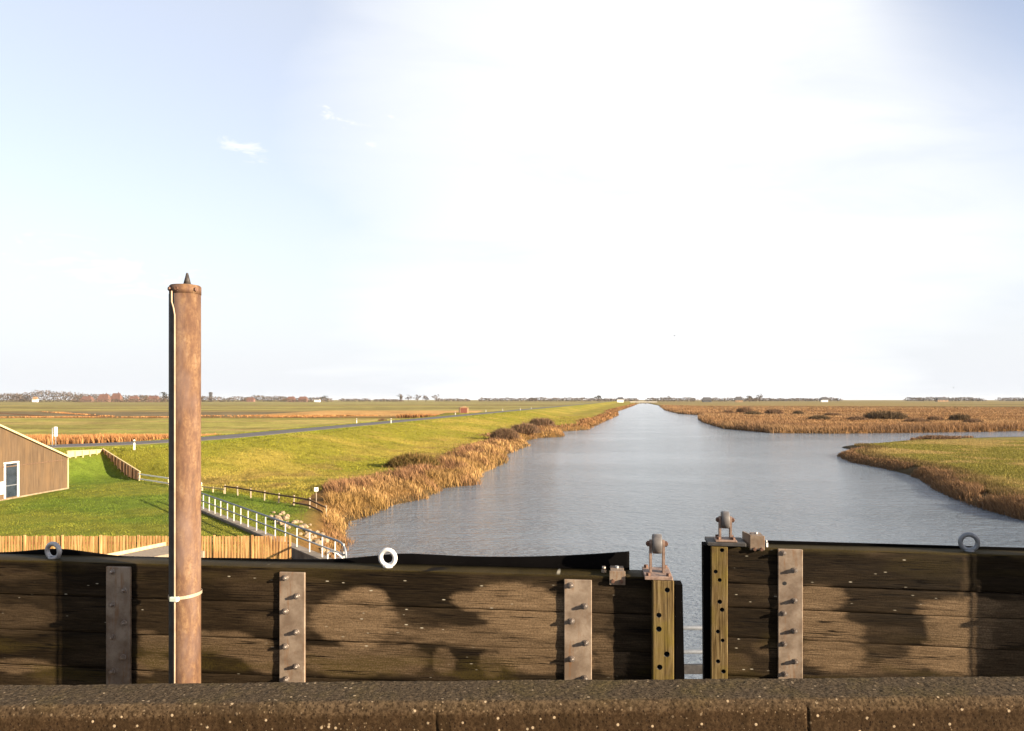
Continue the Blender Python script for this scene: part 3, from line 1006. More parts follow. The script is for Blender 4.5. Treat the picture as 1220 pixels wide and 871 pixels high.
GB = 'bushes along the left river bank'
bx, by = gp(491, 560, 0.9); bush(bx, by + 0.6, 5.6, 1.75, 5200, 1, DARKG, 'low dark olive bush nearest the camera among the left bank reeds', GB)
bx, by = gp(601, 526, 0.8); bush(bx, by, 5.0, 2.7, 4200, 2, BROWN, 'bare brown bush standing furthest left of three on the left bank by a stony cove', GB)
bx, by = gp(625, 518, 0.8); bush(bx, by, 6.2, 3.2, 4200, 3, BROWN, 'broad bare brown bush in the middle of three on the left bank', GB)
bx, by = gp(645, 511, 0.8); bush(bx, by, 6.6, 3.4, 3600, 4, BROWN, 'bare brown bush furthest away of three above the left bank cove', GB)
bx, by = (456 - 610) / F * 190, 190; bush(bx, by, 2.5, 2.2, 1100, 5, BROWN, 'single small brown bush on the field side of the dike road', 'bushes beside the road')
GM = 'scrub bushes in the marsh on the right'
mb = [(976, 497.6, 24, 6, 'low wide bush in the marsh above the middle of the far reed shore'),
      (992, 493.4, 18, 4, 'faint small bush just behind a low wide marsh bush'),
      (1022, 498.5, 24, 5, 'low brown marsh bush left of the widest dark thicket'),
      (1055, 495, 44, 9, 'widest and darkest thicket in the brown marsh'),
      (1092, 501, 28, 5, 'low brown bush in front and right of the widest marsh thicket'),
      (1114, 498.5, 18, 5, 'small faded bush midway between the widest thicket and the right-hand dark bush'),
      (1143, 497, 22, 8, 'rounded dark bush standing tallest at the right of the marsh'),
      (1159, 502, 22, 6, 'low bush in front and right of the rounded dark marsh bush'),
      (887, 489, 18, 7, 'dark bush at the left of the marsh behind the reed point'),
      (897, 492.5, 20, 5, 'low pale brown bush touching the dark bush near the reed point'),
      (922, 490.5, 20, 6, 'dark brown bush between the reed point and the low wide bushes'),
      (868, 491, 14, 5, 'small bush closest to the reed point by the open river'),
      (951, 491.5, 12, 4, 'tiny bush alone in the far middle of the marsh'),
      (1120, 517.5, 44, 4, 'brown reed-side bush at the mouth of the side channel')]
for i, (px, py, wp, hp, lab) in enumerate(mb):
    x, y = gp(px, py + hp * 0.5, 0.75)
    if i == 13:
        x, y = gp(1118, 521.8, 0.5)
    bush(x, y, wp * y / F * 1.1, hp * y / F * 1.5, 1500 if wp < 30 else 3000, 20 + i, BROWN if i % 3 else [(0.075, 0.055, 0.034), (0.10, 0.07, 0.04)], lab, GM)

# ------------------------------------------------------------------ far trees, woods and houses
def crown_quads(P, S, cols, r):
    N = len(P)
    a = r.normal(0, 1, (N, 3)); a /= np.linalg.norm(a, axis=1)[:, None]
    b = np.cross(a, r.normal(0, 1, (N, 3))); b /= np.linalg.norm(b, axis=1)[:, None]
    c = np.cross(a, b)
    b = b * S[:, None]; c = c * S[:, None]
    co = np.stack([P - b, P + c, P + b, P - c], 1).reshape(-1, 3)
    col = pick(cols, N, r, 0.25)
    return co, np.repeat(col, 4, 0)

def quad_obj(name, co, col, mat, parent=None, loc=None):
    f = np.arange(len(co)).reshape(-1, 4)
    me = np_mesh(name, co, f, False)
    at = me.attributes.new('col', 'FLOAT_COLOR', 'POINT')
    at.data.foreach_set('color', np.concatenate([col, np.ones((len(col), 1))], 1).astype(np.float32).ravel())
    return link(name, me, mat, parent, loc)

WOOD = [(0.08, 0.06, 0.047), (0.105, 0.075, 0.056), (0.066, 0.054, 0.04)]
def woods(name, spans, label, seed):
    """a tree line as one mass: spans of (px0, px1, top height in px, distance)"""
    r = np.random.default_rng(seed)
    PP = []; SS = []
    for px0, px1, hp, d in spans:
        wm_ = (px1 - px0) / F * d
        hm = (hp + 7000 / d) / F * d
        n = int(max(300, wm_ * hm * 0.55 * (2500 / d)))
        u = r.uniform(0, 1, n)
        x = (px0 + u * (px1 - px0) - 610) / F * d
        y = d + r.uniform(-1, 1, n) * 40
        prof = 0.62 + 0.6 * fbm(x * 0.02, x * 0 + seed, seed) 
        prof = prof * np.clip(np.minimum(u, 1 - u) * 14 + 0.45, 0, 1) * (0.8 + 0.4 * vnoise(x * 0.12, x * 0, seed + 2))
        z = 0.7 + np.clip(hm * prof, 2, None) * r.uniform(0, 1, n) ** 0.85
        PP.append(np.stack([x, y, z], 1)); SS.append(r.uniform(0.6, 1.6, n) * d / 2500 * 1.3)
    P = np.concatenate(PP); S = np.concatenate(SS)
    co, col = crown_quads(P, S, WOOD, r)
    o = quad_obj(name, co, col, MAT['leaf'])
    stuff(o); tag(o, label, 'woods')
woods('distant_woods', [(-40, 30, 8, 2600), (20, 96, 9, 2500), (90, 140, 6, 2700), (130, 205, 5, 2600), (236, 300, 3.2, 2500), (290, 345, 4.6, 2700), (335, 395, 2.6, 2600), (405, 440, 1.4, 2900), (446, 480, 1.0, 2900), (92, 118, 0.6, 2150), (128, 150, 1.0, 2180), (148, 176, 1.0, 2180), (176, 202, 0.6, 2150), (338, 372, 0.4, 2200), (99, 112, 6, 2500), (166, 178, 6.5, 2480)],
      'grey brown woods along the skyline behind the left fields', 3)
woods('distant_hedges', [(520, 560, 1.0, 3300), (570, 640, 1.5, 3300), (630, 700, 2.4, 3200), (700, 760, 2.0, 3300), (770, 830, 2.4, 3000), (835, 900, 1.8, 3000), (890, 1000, 2.0, 3600), (1080, 1170, 2.6, 3600), (1190, 1260, 2.0, 3800)],
      'thin line of hedges and scrub on the skyline beyond the river', 4)

def tree(px, d, hp, wp, label, seed, dark=False, group='single trees on the skyline'):
    r = np.random.default_rng(seed)
    x = (px - 610) / F * d
    hm = (hp + 7000 / d) / F * d; w = wp / F * d
    root = empty('bare_tree', (x, d, 0.7), 0, label, 'tree', group)
    m = MB()
    m.cyl((0, 0, -0.5), (0, 0, hm * 0.45), hm * 0.028, hm * 0.016, 7)
    for k in range(6):
        a = k * 1.05 + seed
        m.cyl((0, 0, hm * (0.22 + 0.04 * k)), (math.cos(a) * w * 0.28, math.sin(a) * w * 0.28, hm * (0.55 + 0.05 * k)), hm * 0.012, hm * 0.004, 5)
    m.build('trunk', MAT['rail_brown'], root)
    n = 220
    c = r.normal(0, 1, (9, 3)) * np.array([w * 0.22, w * 0.2, hm * 0.16]) + np.array([0, 0, hm * 0.62])
    P = c[r.integers(0, 9, n)] + r.normal(0, 1, (n, 3)) * np.array([w * 0.1, w * 0.1, hm * 0.09])
    P[:, 2] = np.clip(P[:, 2], hm * 0.15, hm)
    co, col = crown_quads(P, r.uniform(0.5, 1.3, n) * hm * 0.05, [(0.03, 0.03, 0.022), (0.045, 0.04, 0.026)] if dark else WOOD, r)
    quad_obj('crown', co, col, MAT['leaf'], root)
tree(714, 2300, 6, 9, 'dark rounded tree on the skyline just left of the white house', 1, True)
tree(478, 2500, 6.5, 8, 'left tree of a clump on the skyline left of the red hut', 2)
tree(487, 2550, 5.5, 8, 'tree second from the left in the skyline clump left of the red hut', 3)
tree(497, 2500, 5.5, 8, 'middle tree of the skyline clump left of the red hut', 4)
tree(507, 2520, 6.0, 8, 'tree second from the right in the skyline clump left of the red hut', 5)
tree(519, 2500, 6.0, 10, 'right tree of the skyline clump left of the red hut', 6)
tree(893, 2300, 6.5, 9, 'left of two bushy trees on the skyline behind the marsh', 7)
tree(905, 2350, 6.5, 10, 'right of two bushy trees on the skyline behind the marsh', 8)
tree(196, 2300, 8.5, 12, 'dark tree on the skyline just left of the rusty pipe', 9, True)
tree(240, 2300, 6.0, 9, 'tree on the skyline just right of the rusty pipe', 10)
tree(797, 2400, 4.5, 9, 'small tree on the skyline above the far end of the river', 11)
tree(386, 2400, 5.5, 9, 'dark tree on the skyline at the right end of the village', 12, True)

def house(px, d, wp, hp, wall, roof, label, roof_frac=0.55, group='farmhouses on the skyline', chim=True, hipped=True):
    x = (px - 610) / F * d
    w = wp / F * d; h = (hp + 2200 / d * 1.6) / F * d
    hw = h * (1 - roof_frac); dp = w * 0.55
    root = empty('farmhouse', (x, d, 0.65), R(-4), label, 'house', group)
    m = MB(); m.box((0, 0, hw / 2), (w * 0.94, dp * 0.92, hw)); m.build('wall', wall, root)
    m = MB()
    i = w * 0.12 if hipped else 0.0
    a = [(-w / 2, -dp / 2, hw + .02), (w / 2, -dp / 2, hw + .02), (w / 2, dp / 2, hw + .02), (-w / 2, dp / 2, hw + .02)]
    r0 = (-w / 2 + i, 0, h); r1 = (w / 2 - i, 0, h)
    m.poly([a[0], a[1], r1, r0]); m.poly([a[2], a[3], r0, r1]); m.poly([a[1], a[2], r1]); m.poly([a[3], a[0], r0]); m.poly([a[3], a[2], a[1], a[0]])
    ro = m.build('roof', roof, root)
    if chim:
        m = MB(); m.box((w * 0.2, 0, h + 0.3), (w * 0.05, w * 0.05, h * 0.25)); m.build('chimney', MAT['brick_red'], ro)
    m = MB()
    for k in (-0.3, -0.08, 0.24):
        m = MB(); m.box((w * k, -dp * 0.46 - 0.02, hw * 0.55), (w * 0.08, 0.08, hw * 0.4)); m.build('window', MAT['glass'], root)
    return root
house(42, 2300, 6, 5, MAT['white'], MAT['tan_wall'], 'small white house in front of the dark woods at the far left')
house(104, 2250, 14, 5.5, MAT['far_brick'], MAT['far_roof'], 'long low red roofed farm at the left end of the village', 0.6)
house(124, 2300, 14, 8, MAT['far_brick'], MAT['far_roof'], 'tall red roofed farmhouse second from the left end of the village', 0.7)
house(139, 2350, 12, 9, MAT['far_brick'], MAT['far_roof'], 'tallest red roofed farmhouse in the middle of the village', 0.7)
house(160, 2350, 12, 5.5, MAT['far_brick'], MAT['far_roof'], 'low red roofed house right of the tallest farmhouse', 0.6)
house(183, 2300, 14, 6, MAT['far_brick'], MAT['far_roof'], 'red roofed house beside the dark tree left of the pipe', 0.6)
house(299, 2400, 9, 4, MAT['far_brick'], MAT['far_roof'], 'faint reddish house among trees right of the church tower', 0.5)
house(347, 2350, 10, 5, MAT['far_brick'], MAT['far_roof'], 'left red roofed house of the pair at the right end of the village', 0.6)
house(361, 2350, 11, 5, MAT['far_brick'], MAT['far_roof'], 'right red roofed house of the pair at the right end of the village', 0.6)
house(378, 2300, 7, 3, MAT['white'], MAT['dark_roof'], 'low pale house past the right end of the village', 0.4)
house(739, 1900, 8, 4.6, MAT['white'], MAT['dark_roof'], 'white house with a dark roof beside the far end of the river', 0.45)
house(842, 2300, 11, 4.2, MAT['dark_roof'], MAT['dark_roof'], 'long dark barn on the skyline above the reed point', 0.6, chim=False)
house(880, 2200, 9, 5, MAT['tan_wall'], MAT['dark_roof'], 'dark roofed house left of the two bushy trees', 0.65)
house(982, 2400, 8, 4.4, MAT['white'], MAT['dark_roof'], 'small dark roofed white house alone on the right skyline', 0.6)
house(1122, 2600, 13, 4.2, MAT['tan_wall'], MAT['dark_roof'], 'grey roofed farmstead among low trees on the right skyline', 0.6)

# church tower
x = (251 - 610) / F * 2500
root = empty('church_tower', (x, 2500, 0.7), 0, 'dark square church tower above the trees right of the pipe', 'tower')
m = MB(); m.box((0, 0, 13), (8, 8, 26)); m.build('shaft', MAT['dark_roof'], root)
m = MB(); m.box((0, 0, 28.5), (9.4, 9.4, 5)); m.box((0, 0, 31.6), (6.5, 6.5, 1.6)); m.build('belfry', MAT['dark_roof'], root)
m = MB(); m.box((0, -4.06, 20), (2, 0.15, 4)); m.build('louvre_window', MAT['black'], root)

# low bridge at the far end of the river
x0, y0 = gp(757, 480.9); x1, y1 = gp(776, 480.9)
bx = (x0 + x1) / 2
root = empty('road_bridge', (bx, y0, 0), 0, 'low pale bridge crossing the river at its far end', 'bridge')
wB = (x1 - x0)
m = MB(); m.box((0, 0, 2.6), (wB * 1.7, 7, 0.9)); m.build('deck', MAT['wall_concrete'], root)
for k in (-0.38, -0.13, 0.13, 0.38):
    m = MB(); m.box((wB * k * 1.2, 0, 0.6), (1.2, 6, 3.1)); m.build('pier', MAT['wall_concrete'], root)
m = MB(); m.box((0, -3.3, 3.6), (wB * 1.7, 0.15, 0.5)); m.build('railing', MAT['white'], root)

# red hut by the road
x, y = HUT
zz = h1(x, y)
root = empty('brick_hut', (x, y, zz), R(10), 'small red brick hut with a pale roof beside the dike road', 'hut')
wH, dH, hH = 3.3, 3.2, 2.0
m = MB(); m.box((0, 0, hH / 2 - 0.2), (wH, dH, hH + 0.4)); m.build('wall', MAT['tan_wall'], root)
m = MB(); m.box((-0.15, -dH / 2 - 0.03, hH * 0.48), (wH * 0.72, 0.06, hH * 0.9)); m.build('door', MAT['brick_red'], root)
m = MB(); m.prism([(-wH / 2 - .2, -dH / 2 - .25, hH + .02), (wH / 2 + .2, -dH / 2 - .25, hH + .02), (0, -dH / 2 - .25, hH + .55)], (0, dH + .5, 0)); m.build('roof', MAT['tan_wall'], root)

# ------------------------------------------------------------------ road furniture
GD = 'white marker posts along the dike road'
def delineator(px, pb, label, first=[None]):
    x, y = gp(px, pb, 3.45)
    if first[0] is None:
        root = empty('marker_post', (x, y, 3.45), 0, label, 'marker post', GD)
        m = MB(); m.prism([(-.06, -.05, 0), (.06, -.05, 0), (.06, .05, 0), (-.06, .05, 0)], (0, 0, 0.72))
        m.build('shaft', MAT['white'], root)
        m = MB(); m.box((0, 0, 0.80), (0.125, 0.105, 0.16)); m.build('dark_band', MAT['black'], root)
        m = MB(); m.prism([(-.06, -.05, .882), (.06, -.05, .882), (.06, .05, .882), (-.06, .05, .882)], (0.0, 0, 0.14)); m.build('cap', MAT['white'], root)
        first[0] = root
        return root
    o = copy_tree(first[0])
    o.location = (x, y, h1(x, y) - 0.02)
    o['label'] = label
    return o
delineator(160, 536, 'nearest white marker post, at the road edge left of the rusty pipe')
for px, pb, lab in ((425, 504, 'white marker post left of the small roadside bush'), (466, 504.5, 'white marker post just right of the small roadside bush'),
                    (542.5, 494.5, 'white marker post just left of the red hut'), (579, 491, 'first white marker post right of the red hut'),
                    (599, 489.6, 'second white marker post right of the red hut'), (620, 488.9, 'third white marker post right of the red hut'),
                    (633, 487.4, 'furthest white marker post along the dike road')):
    delineator(px, pb, lab)

# road sign left
x, y = gp(65, 533, 3.3)
x, y = (65 - 610) / F * 80, 80
zz = h1(x, y)
root = empty('road_sign', (x, y, zz), R(8), 'pale road sign of stacked plates on two posts above the shed roof', 'sign')
top = EYE - (508 - HZ) / F * 80 - zz
for dx in (-0.22, 0.12):
    m = MB(); m.cyl((dx, 0, -0.2), (dx, 0, top + (0 if dx > 0 else -0.15)), 0.035, n=10); m.build('post', MAT['galv'], root)
m = MB(); m.box((0.14, -0.05, top - 0.32), (0.34, 0.03, 0.52), bevel=0.008); m.build('plate', MAT['white'], root)
m = MB(); m.box((0.14, -0.05, top - 0.68), (0.36, 0.03, 0.12), bevel=0.005); m.build('plate', MAT['white'], root)
m = MB(); m.box((0.14, -0.05, top - 0.92), (0.36, 0.03, 0.26), bevel=0.006); m.build('plate', MAT['white'], root)

# small white notice by the low fence
x, y = gp(376.7, 604, 1.1)
zz = h1(x, y)
root = empty('notice_sign', (x, y, zz), R(15), 'small white notice on a thin post behind the low brown rail fence', 'sign')
m = MB(); m.cyl((0, 0, -0.3), (0, 0, 1.35), 0.03, n=8); m.build('post', MAT['grey_boards'], root)
m = MB(); m.box((0, -0.05, 1.25), (0.27, 0.025, 0.26), bevel=0.006); m.build('board', MAT['white'], root)
m = MB(); m.box((0.02, -0.066, 1.24), (0.09, 0.004, 0.16)); m.build('panel', MAT['galv_dark'], root)

# ------------------------------------------------------------------ shed
def build_shed():
    xf, yf = -36.5, 62.0          # far corner at the low eave
    xn, yn = -37.6, 46.5
    ang = math.atan2(xf - xn, yf - yn)
    z0 = h1(-36.2, 58) - 0.06
    root = empty('timber_shed', (xf, yf, z0), -ang, 'brown board clad shed with a sloping roof on the lawn at the left edge', 'shed')
    L = math.hypot(xf - xn, yf - yn)
    # local: +Y away along gable wall, far corner at origin, X into the building is negative
    W = 5.5
    eave, ridge = 2.62, 2.62 + 0.375 * L / 2
    m = MB()
    m.prism([(0, 0, -0.3), (0, -L, -0.3), (0, -L, eave), (0, -L / 2, ridge), (0, 0, eave)], (-W, 0, 0))
    m.build('wall', MAT['shed'], root)
    m = MB()
    th = 0.14
    for sgn, ya, yb in ((1, 0.14, -L / 2), (-1, -L - 0.14, -L / 2)):
        za = eave - 0.14 * 0.375 + 0.01
        m.prism([(0.16, ya, za), (0.16, yb, ridge + 0.01), (0.16, yb, ridge + th), (0.16, ya, za + th)], (-W - 0.3, 0, 0))
    ro = m.build('roof', MAT['grey_boards'], root)
    m = MB()
    m.prism([(0.163, 0.15, eave - 0.08), (0.163, -L / 2, ridge - 0.02), (0.163, -L / 2, ridge + th - 0.03), (0.163, 0.15, eave + th - 0.09)], (0.03, 0, 0))
    m.prism([(0.163, -L - 0.15, eave - 0.08), (0.163, -L / 2, ridge - 0.02), (0.163, -L / 2, ridge + th + 0.02), (0.163, -L - 0.15, eave + th - 0.04)], (0.03, 0, 0))
    m.build('barge_board', MAT['picket_pale'], ro)
    # horizontal drip board at eave level
    m = MB(); m.box((0.02, -L / 2, eave - 0.17), (0.05, L * 0.995, 0.07)); m.build('drip_board', MAT['rail_brown'], root)
    m = MB(); m.box((0.03, 0.02, eave / 2 - 0.05), (0.10, 0.10, eave - 0.25)); m.build('corner_board', MAT['picket_pale'], root)
    m = MB(); m.box((0.06, -L / 2, 0.06), (0.13, L + 0.1, 0.18), bevel=0.01); m.build('plinth', MAT['stone'], root)
    # door; photo px 6-22
    def yat(px):
        k = (px - 610) / F
        # wall line: P = (xf,yf) + s*(dirx,diry) with dir toward near corner
        dx, dy = (xn - xf) / L, (yn - yf) / L
        s = (k * yf - xf) / (dx - k * dy)
        return -s
    ya, yb = yat(20), yat(5.5)
    hd = 2.62
    d = MB(); d.box((0.012, (ya + yb) / 2, hd / 2 + 0.1), (0.05, abs(ya - yb), hd - 0.2)); do = d.build('door', MAT['glass'], root)
    m = MB()
    m.box((0.04, ya + 0.06, hd / 2 + 0.06), (0.12, 0.13, hd - 0.05), bevel=0.01)
    m.box((0.04, yb - 0.04, hd / 2 + 0.06), (0.12, 0.08, hd - 0.05), bevel=0.01)
    m.box((0.041, (ya + yb) / 2, hd + 0.10), (0.13, abs(ya - yb) + 0.25, 0.10), bevel=0.01)
    m.build('frame', MAT['white'], do)
    m = MB()
    m.box((0.045, (ya + yb) / 2, 1.05), (0.03, abs(ya - yb) - 0.02, 0.07))
    m.build('crossbar', MAT['galv_dark'], do)
    m = MB(); m.box((0.06, yb + 0.02 - 0.7, 0.95), (0.05, 1.1, 0.9), bevel=0.01)
    m.build('notice_board', MAT['white'], root)
    return root, z0, yat
shed, shed_z, yat = build_shed()
# stones by the door
sx = -36.5
for i, (px, py, sz) in enumerate(((14, 589, 0.26), (17.5, 588, 0.2), (38, 587.2, 0.2))):
    x, y = gp(px, py, shed_z)
    m = MB()
    bmesh.ops.create_icosphere(m.bm, subdivisions=2, radius=sz)
    for v in m.bm.verts:
        v.co *= 1 + 0.25 * (random.random() - 0.5)
        v.co.z *= 0.75
    o = m.build('field_stone', MAT['stone'], None, (x + 0.35, y, h1(x + 0.35, y) + sz * 0.4))
    tag(o, ['pale stone standing left of two at the shed door', 'pale stone standing right of two at the shed door', 'pale stone against the shed wall right of the door'][i], 'stone', 'stones by the shed')

# ------------------------------------------------------------------ fences
def post_line(p0, p1, n):
    return [(p0[0] + (p1[0] - p0[0]) * i / (n - 1), p0[1] + (p1[1] - p0[1]) * i / (n - 1)) for i in range(n)]

# near picket fence across the lawn
def near_fence():
    y = 34.3
    xa, xb = -27.5, (346.5 - 610) / F * 34.3
    z0 = 1.2
    root = empty('picket_fence', ((xa + xb) / 2, y, z0), 0, 'long orange tan picket fence crossing the near lawn behind the gate', 'fence')
    ox = (xa + xb) / 2
    top = EYE - (638.5 - HZ) / F * y - z0
    m = MB()
    x = xa
    i = 0
    while x < xb - 0.05:
        w = 0.098 + random.uniform(-0.012, 0.012)
        t = top + random.uniform(-0.025, 0.02)
        g = h1(x, y) - z0
        m.box((x - ox, random.uniform(-0.006, 0.006), (t + g + 0.05) / 2), (w, 0.022, t - g - 0.05), Euler((0, random.uniform(-0.012, 0.012), 0)))
        x += 0.137
        i += 1
    m.build('pickets', MAT['picket'], root)
    for zz in (0.28, 0.78):
        m = MB(); m.box(((xb + xa) / 2 - ox, 0.045, zz), (xb - xa, 0.05, 0.09)); m.build('rail', MAT['picket'], root)
    x = xb - 0.03
    while x > xa:
        m = MB(); m.box((x - ox, -0.02, (top + 0.045) / 2 - 0.15), (0.09, 0.07, top + 0.345), bevel=0.008); m.build('post', MAT['picket'], root)
        x -= 1.72
near_fence()

# far fence: pale boards towards the shed, and the brown one running down the bank
def board_fence(name, P0, P1, z0, z1, ht, mat, label, posts, seg=24, railmat=None, gap=0.02, mat_post=None):
    root = empty(name, (P0[0], P0[1], z0), 0, label, 'fence')
    d = Vector((P1[0] - P0[0], P1[1] - P0[1], z1 - z0))
    m = MB()
    ux = Vector((d.x, d.y, 0)).normalized()
    for i in range(seg):
        a = d * ((i + gap) / seg); b = d * ((i + 1 - gap) / seg)
        g0 = h1(P0[0] + a.x, P0[1] + a.y) - z0; g1 = h1(P0[0] + b.x, P0[1] + b.y) - z0
        nrm = Vector((-ux.y, ux.x, 0)) * 0.025
        m.prism([(a.x, a.y, min(g0, g1) + 0.02), (b.x, b.y, min(g0, g1) + 0.02), (b.x, b.y, b.z + ht), (a.x, a.y, a.z + ht)], nrm)
    m.build('boards', mat, root)
    m = MB(); m.bar((0, 0, ht + 0.03), (d.x, d.y, d.z + ht + 0.03), 0.13, 0.06); m.build('top_rail', railmat or mat, root)
    for i in range(posts):
        q = d * (i / (posts - 1))
        g0 = h1(P0[0] + q.x, P0[1] + q.y) - z0
        m = MB(); m.box((q.x + 0.07 * ux.y, q.y - 0.07 * ux.x, (q.z + ht + g0) / 2 - 0.1), (0.10, 0.10, q.z + ht - g0 + 0.24)); m.build('post', mat_post or mat, root)
    return root
def at(px, d): return ((px - 610) / F * d, d)
A = at(80, 70.0); B = at(122.5, 76.0); Cc = at(167, 68.4)
def ztop(py, d): return EYE - (py - HZ) / F * d
board_fence('board_fence', A, B, ztop(545, 70.0), ztop(542.5, 76.0), 0.55, MAT['picket_pale'], 'short pale board fence from the shed corner up to the road', 6)
board_fence('board_fence', B, Cc, ztop(542.5, 76.0), ztop(571, 68.4), 0.64, MAT['fence_brown'], 'brown board fence with a pale top running down the bank to the lawn', 12, 26, MAT['picket_pale'], 0.06, MAT['fence_brown'])

def rail_fence(name, P0, P1, n, rails, mat_p, mat_r, label, ht, w=0.09, lower_from=0.0):
    z0 = h1(*P0)
    root = empty(name, (P0[0], P0[1], z0), 0, label, 'fence')
    pts = post_line(P0, P1, n)
    tops = []
    for i, (x, y) in enumerate(pts):
        z = h1(x, y) - z0
        m = MB(); m.box((x - P0[0], y - P0[1], z + ht / 2 - 0.1), (w, w, ht + 0.3), Euler((0, random.uniform(-0.05, 0.05), 0.6)), bevel=0.006)
        m.build('post', mat_p, root)
        tops.append(Vector((x - P0[0], y - P0[1], z)))
    for f in rails:
        for i in range(n - 1):
            if f < 0.7 and i / (n - 1) < lower_from:
                continue
            a = tops[i] + Vector((0, -0.07, ht * f)); b = tops[i + 1] + Vector((0, -0.07, ht * f))
            m = MB(); m.bar(a - (b - a) * 0.02, b + (b - a) * 0.02, 0.04, 0.11); m.build('rail', mat_r, root)
    return root
rail_fence('rail_fence', at(166, 68.2), at(240, 60.5), 3, (0.95, 0.25), MAT['picket_pale'], MAT['white'], 'pale two bar fence from the foot of the bank towards the pipe', 0.62)  # white rail colour paints sunlight onto bars turned from the sun
rail_fence('rail_fence', at(241, 60.3), at(267, 58.6), 3, (0.9,), MAT['picket_pale'], MAT['picket_pale'], 'pale single rail between the pipe and the low brown fence', 0.38)
pe = gp(388.5, 608.5, 1.15)
rail_fence('rail_fence', at(268, 58.4), pe, 8, (0.88, 0.3), MAT['grey_boards'], MAT['rail_brown'], 'low brown post and rail fence ending in the reeds', 0.66, 0.09, 0.6)

# stair railing on its wall
def stair_railing():
    pxs = [242.3, 249.3, 256.2, 263, 271, 278.7, 286.9, 295.6, 305.7, 316.4, 327.9, 340, 353.8, 368.9, 384, 399.3, 409.8]
    P0 = np.array([-19.9, 48.8]); P1 = np.array([-8.5, 33.9])
    dv = P1 - P0
    zb = 1.42
    def param(px):
        k = (px - 610) / F
        return (k * P0[1] - P0[0]) / (dv[0] - k * dv[1])
    wall = empty('retaining_wall', (P0[0], P0[1], 0), 0, 'low stained concrete wall carrying the white posted railing', 'wall')
    a = P0 - dv * 0.35; b = P0 + dv * 1.25
    m = MB()
    m.bar((a[0] - P0[0], a[1] - P0[1], 0.12), (b[0] - P0[0], b[1] - P0[1], 0.12), 0.42, 2.4, 0.0)
    m.build('wall_body', MAT['wall_concrete'], wall)
    m = MB()
    m.bar((a[0] - P0[0], a[1] - P0[1], 1.37), (b[0] - P0[0], b[1] - P0[1], 1.37), 0.52, 0.10, 0.015)
    m.build('coping', MAT['wall_concrete'], wall)
    root = empty('stair_railing', (P0[0], P0[1], zb), 0, 'grey tube railing with white flat posts running down to the water', 'railing')
    ht = 0.97
    hang = math.atan2(dv[1], dv[0])
    for px in pxs:
        q = dv * param(px)
        m = MB(); m.box((q[0], q[1], ht / 2 - 0.01), (0.058, 0.03, ht - 0.02), Euler((0, 0, 0.25)), bevel=0.004)
        m.build('post', MAT['galv_post'], root)
    s0, s1 = param(240) - 0.25, param(403)
    p0 = dv * s0; p1 = dv * s1
    e = dv / np.linalg.norm(dv)
    pts = [Vector((p0[0], p0[1], ht)), Vector((p1[0], p1[1], ht))]
    for k in range(1, 9):
        a_ = k / 8 * math.pi / 2
        pts.append(Vector((p1[0] + e[0] * 0.75 * math.sin(a_), p1[1] + e[1] * 0.75 * math.sin(a_), ht - 0.45 * (1 - math.cos(a_)))))
    pts.append(pts[-1] + Vector((0, 0, -0.5)))
    m = MB(); m.tube(pts, 0.05, 10); m.build('handrail', MAT['galv_dark'], root)
    m = MB(); m.tube([(p0[0], p0[1], ht * 0.5), (p1[0] + e[0] * 0.7, p1[1] + e[1] * 0.7, ht * 0.5)], 0.04, 10); m.build('mid_rail', MAT['galv_dark'], root)
    # a second, low hoop beside the end of the rail
    q = dv * param(393) + np.array([0.25, -0.3])
    h = empty('low_hoop', (P0[0] + q[0], P0[1] + q[1], zb), 0, 'low white bent tube hoop at the water end of the railing', 'hoop')
    pts = [(-0.28 + 0.0, 0, 0.0), (-0.28, 0, 0.30)] + [(-0.13 - 0.15 * math.cos(k / 6 * math.pi / 2), 0, 0.30 + 0.15 * math.sin(k / 6 * math.pi / 2)) for k in range(1, 7)] + [(0.1, -0.02, 0.40), (0.35, -0.1, 0.22), (0.5, -0.15, 0.0)]
    m = MB(); m.tube(pts, 0.035, 8); m.build('tube', MAT['white'], h)
stair_railing()

# heap of pale stones behind the railing
def rocks():
    r = random.Random(5)
    base = []
    for v in range(4):
        m = MB()
        bmesh.ops.create_icosphere(m.bm, subdivisions=2, radius=0.3)
        sx, sy, sz = r.uniform(.8, 1.3), r.uniform(.8, 1.2), r.uniform(.6, .9)
        for q in m.bm.verts:
            q.co = Vector((round(q.co.x * 5) / 5 * sx, round(q.co.y * 5) / 5 * sy, round(q.co.z * 6) / 6 * sz)) * (1 + 0.22 * (r.random() - .5)) * 0.6 + q.co * 0.4
        base.append(m.mesh('riprap_stone'))
    for i in range(46):
        px = r.uniform(322, 398); py = 617 + (px - 322) * 0.33 + r.uniform(-6, 11)
        x, y = gp(px, py, 1.0)
        z = h1(x, y)
        o = link('riprap_stone', base[i % 4], MAT['stone'], None, (x, y, z + 0.0))
        o.rotation_euler = (r.uniform(-.4, .4), r.uniform(-.4, .4), r.uniform(0, 6))
        k = r.uniform(0.35, 0.95); o.scale = (k, k, k)
        tag(o, 'pale angular stone in the heap between the railing and the reeds', 'stone', 'riprap stones behind the railing')
rocks()

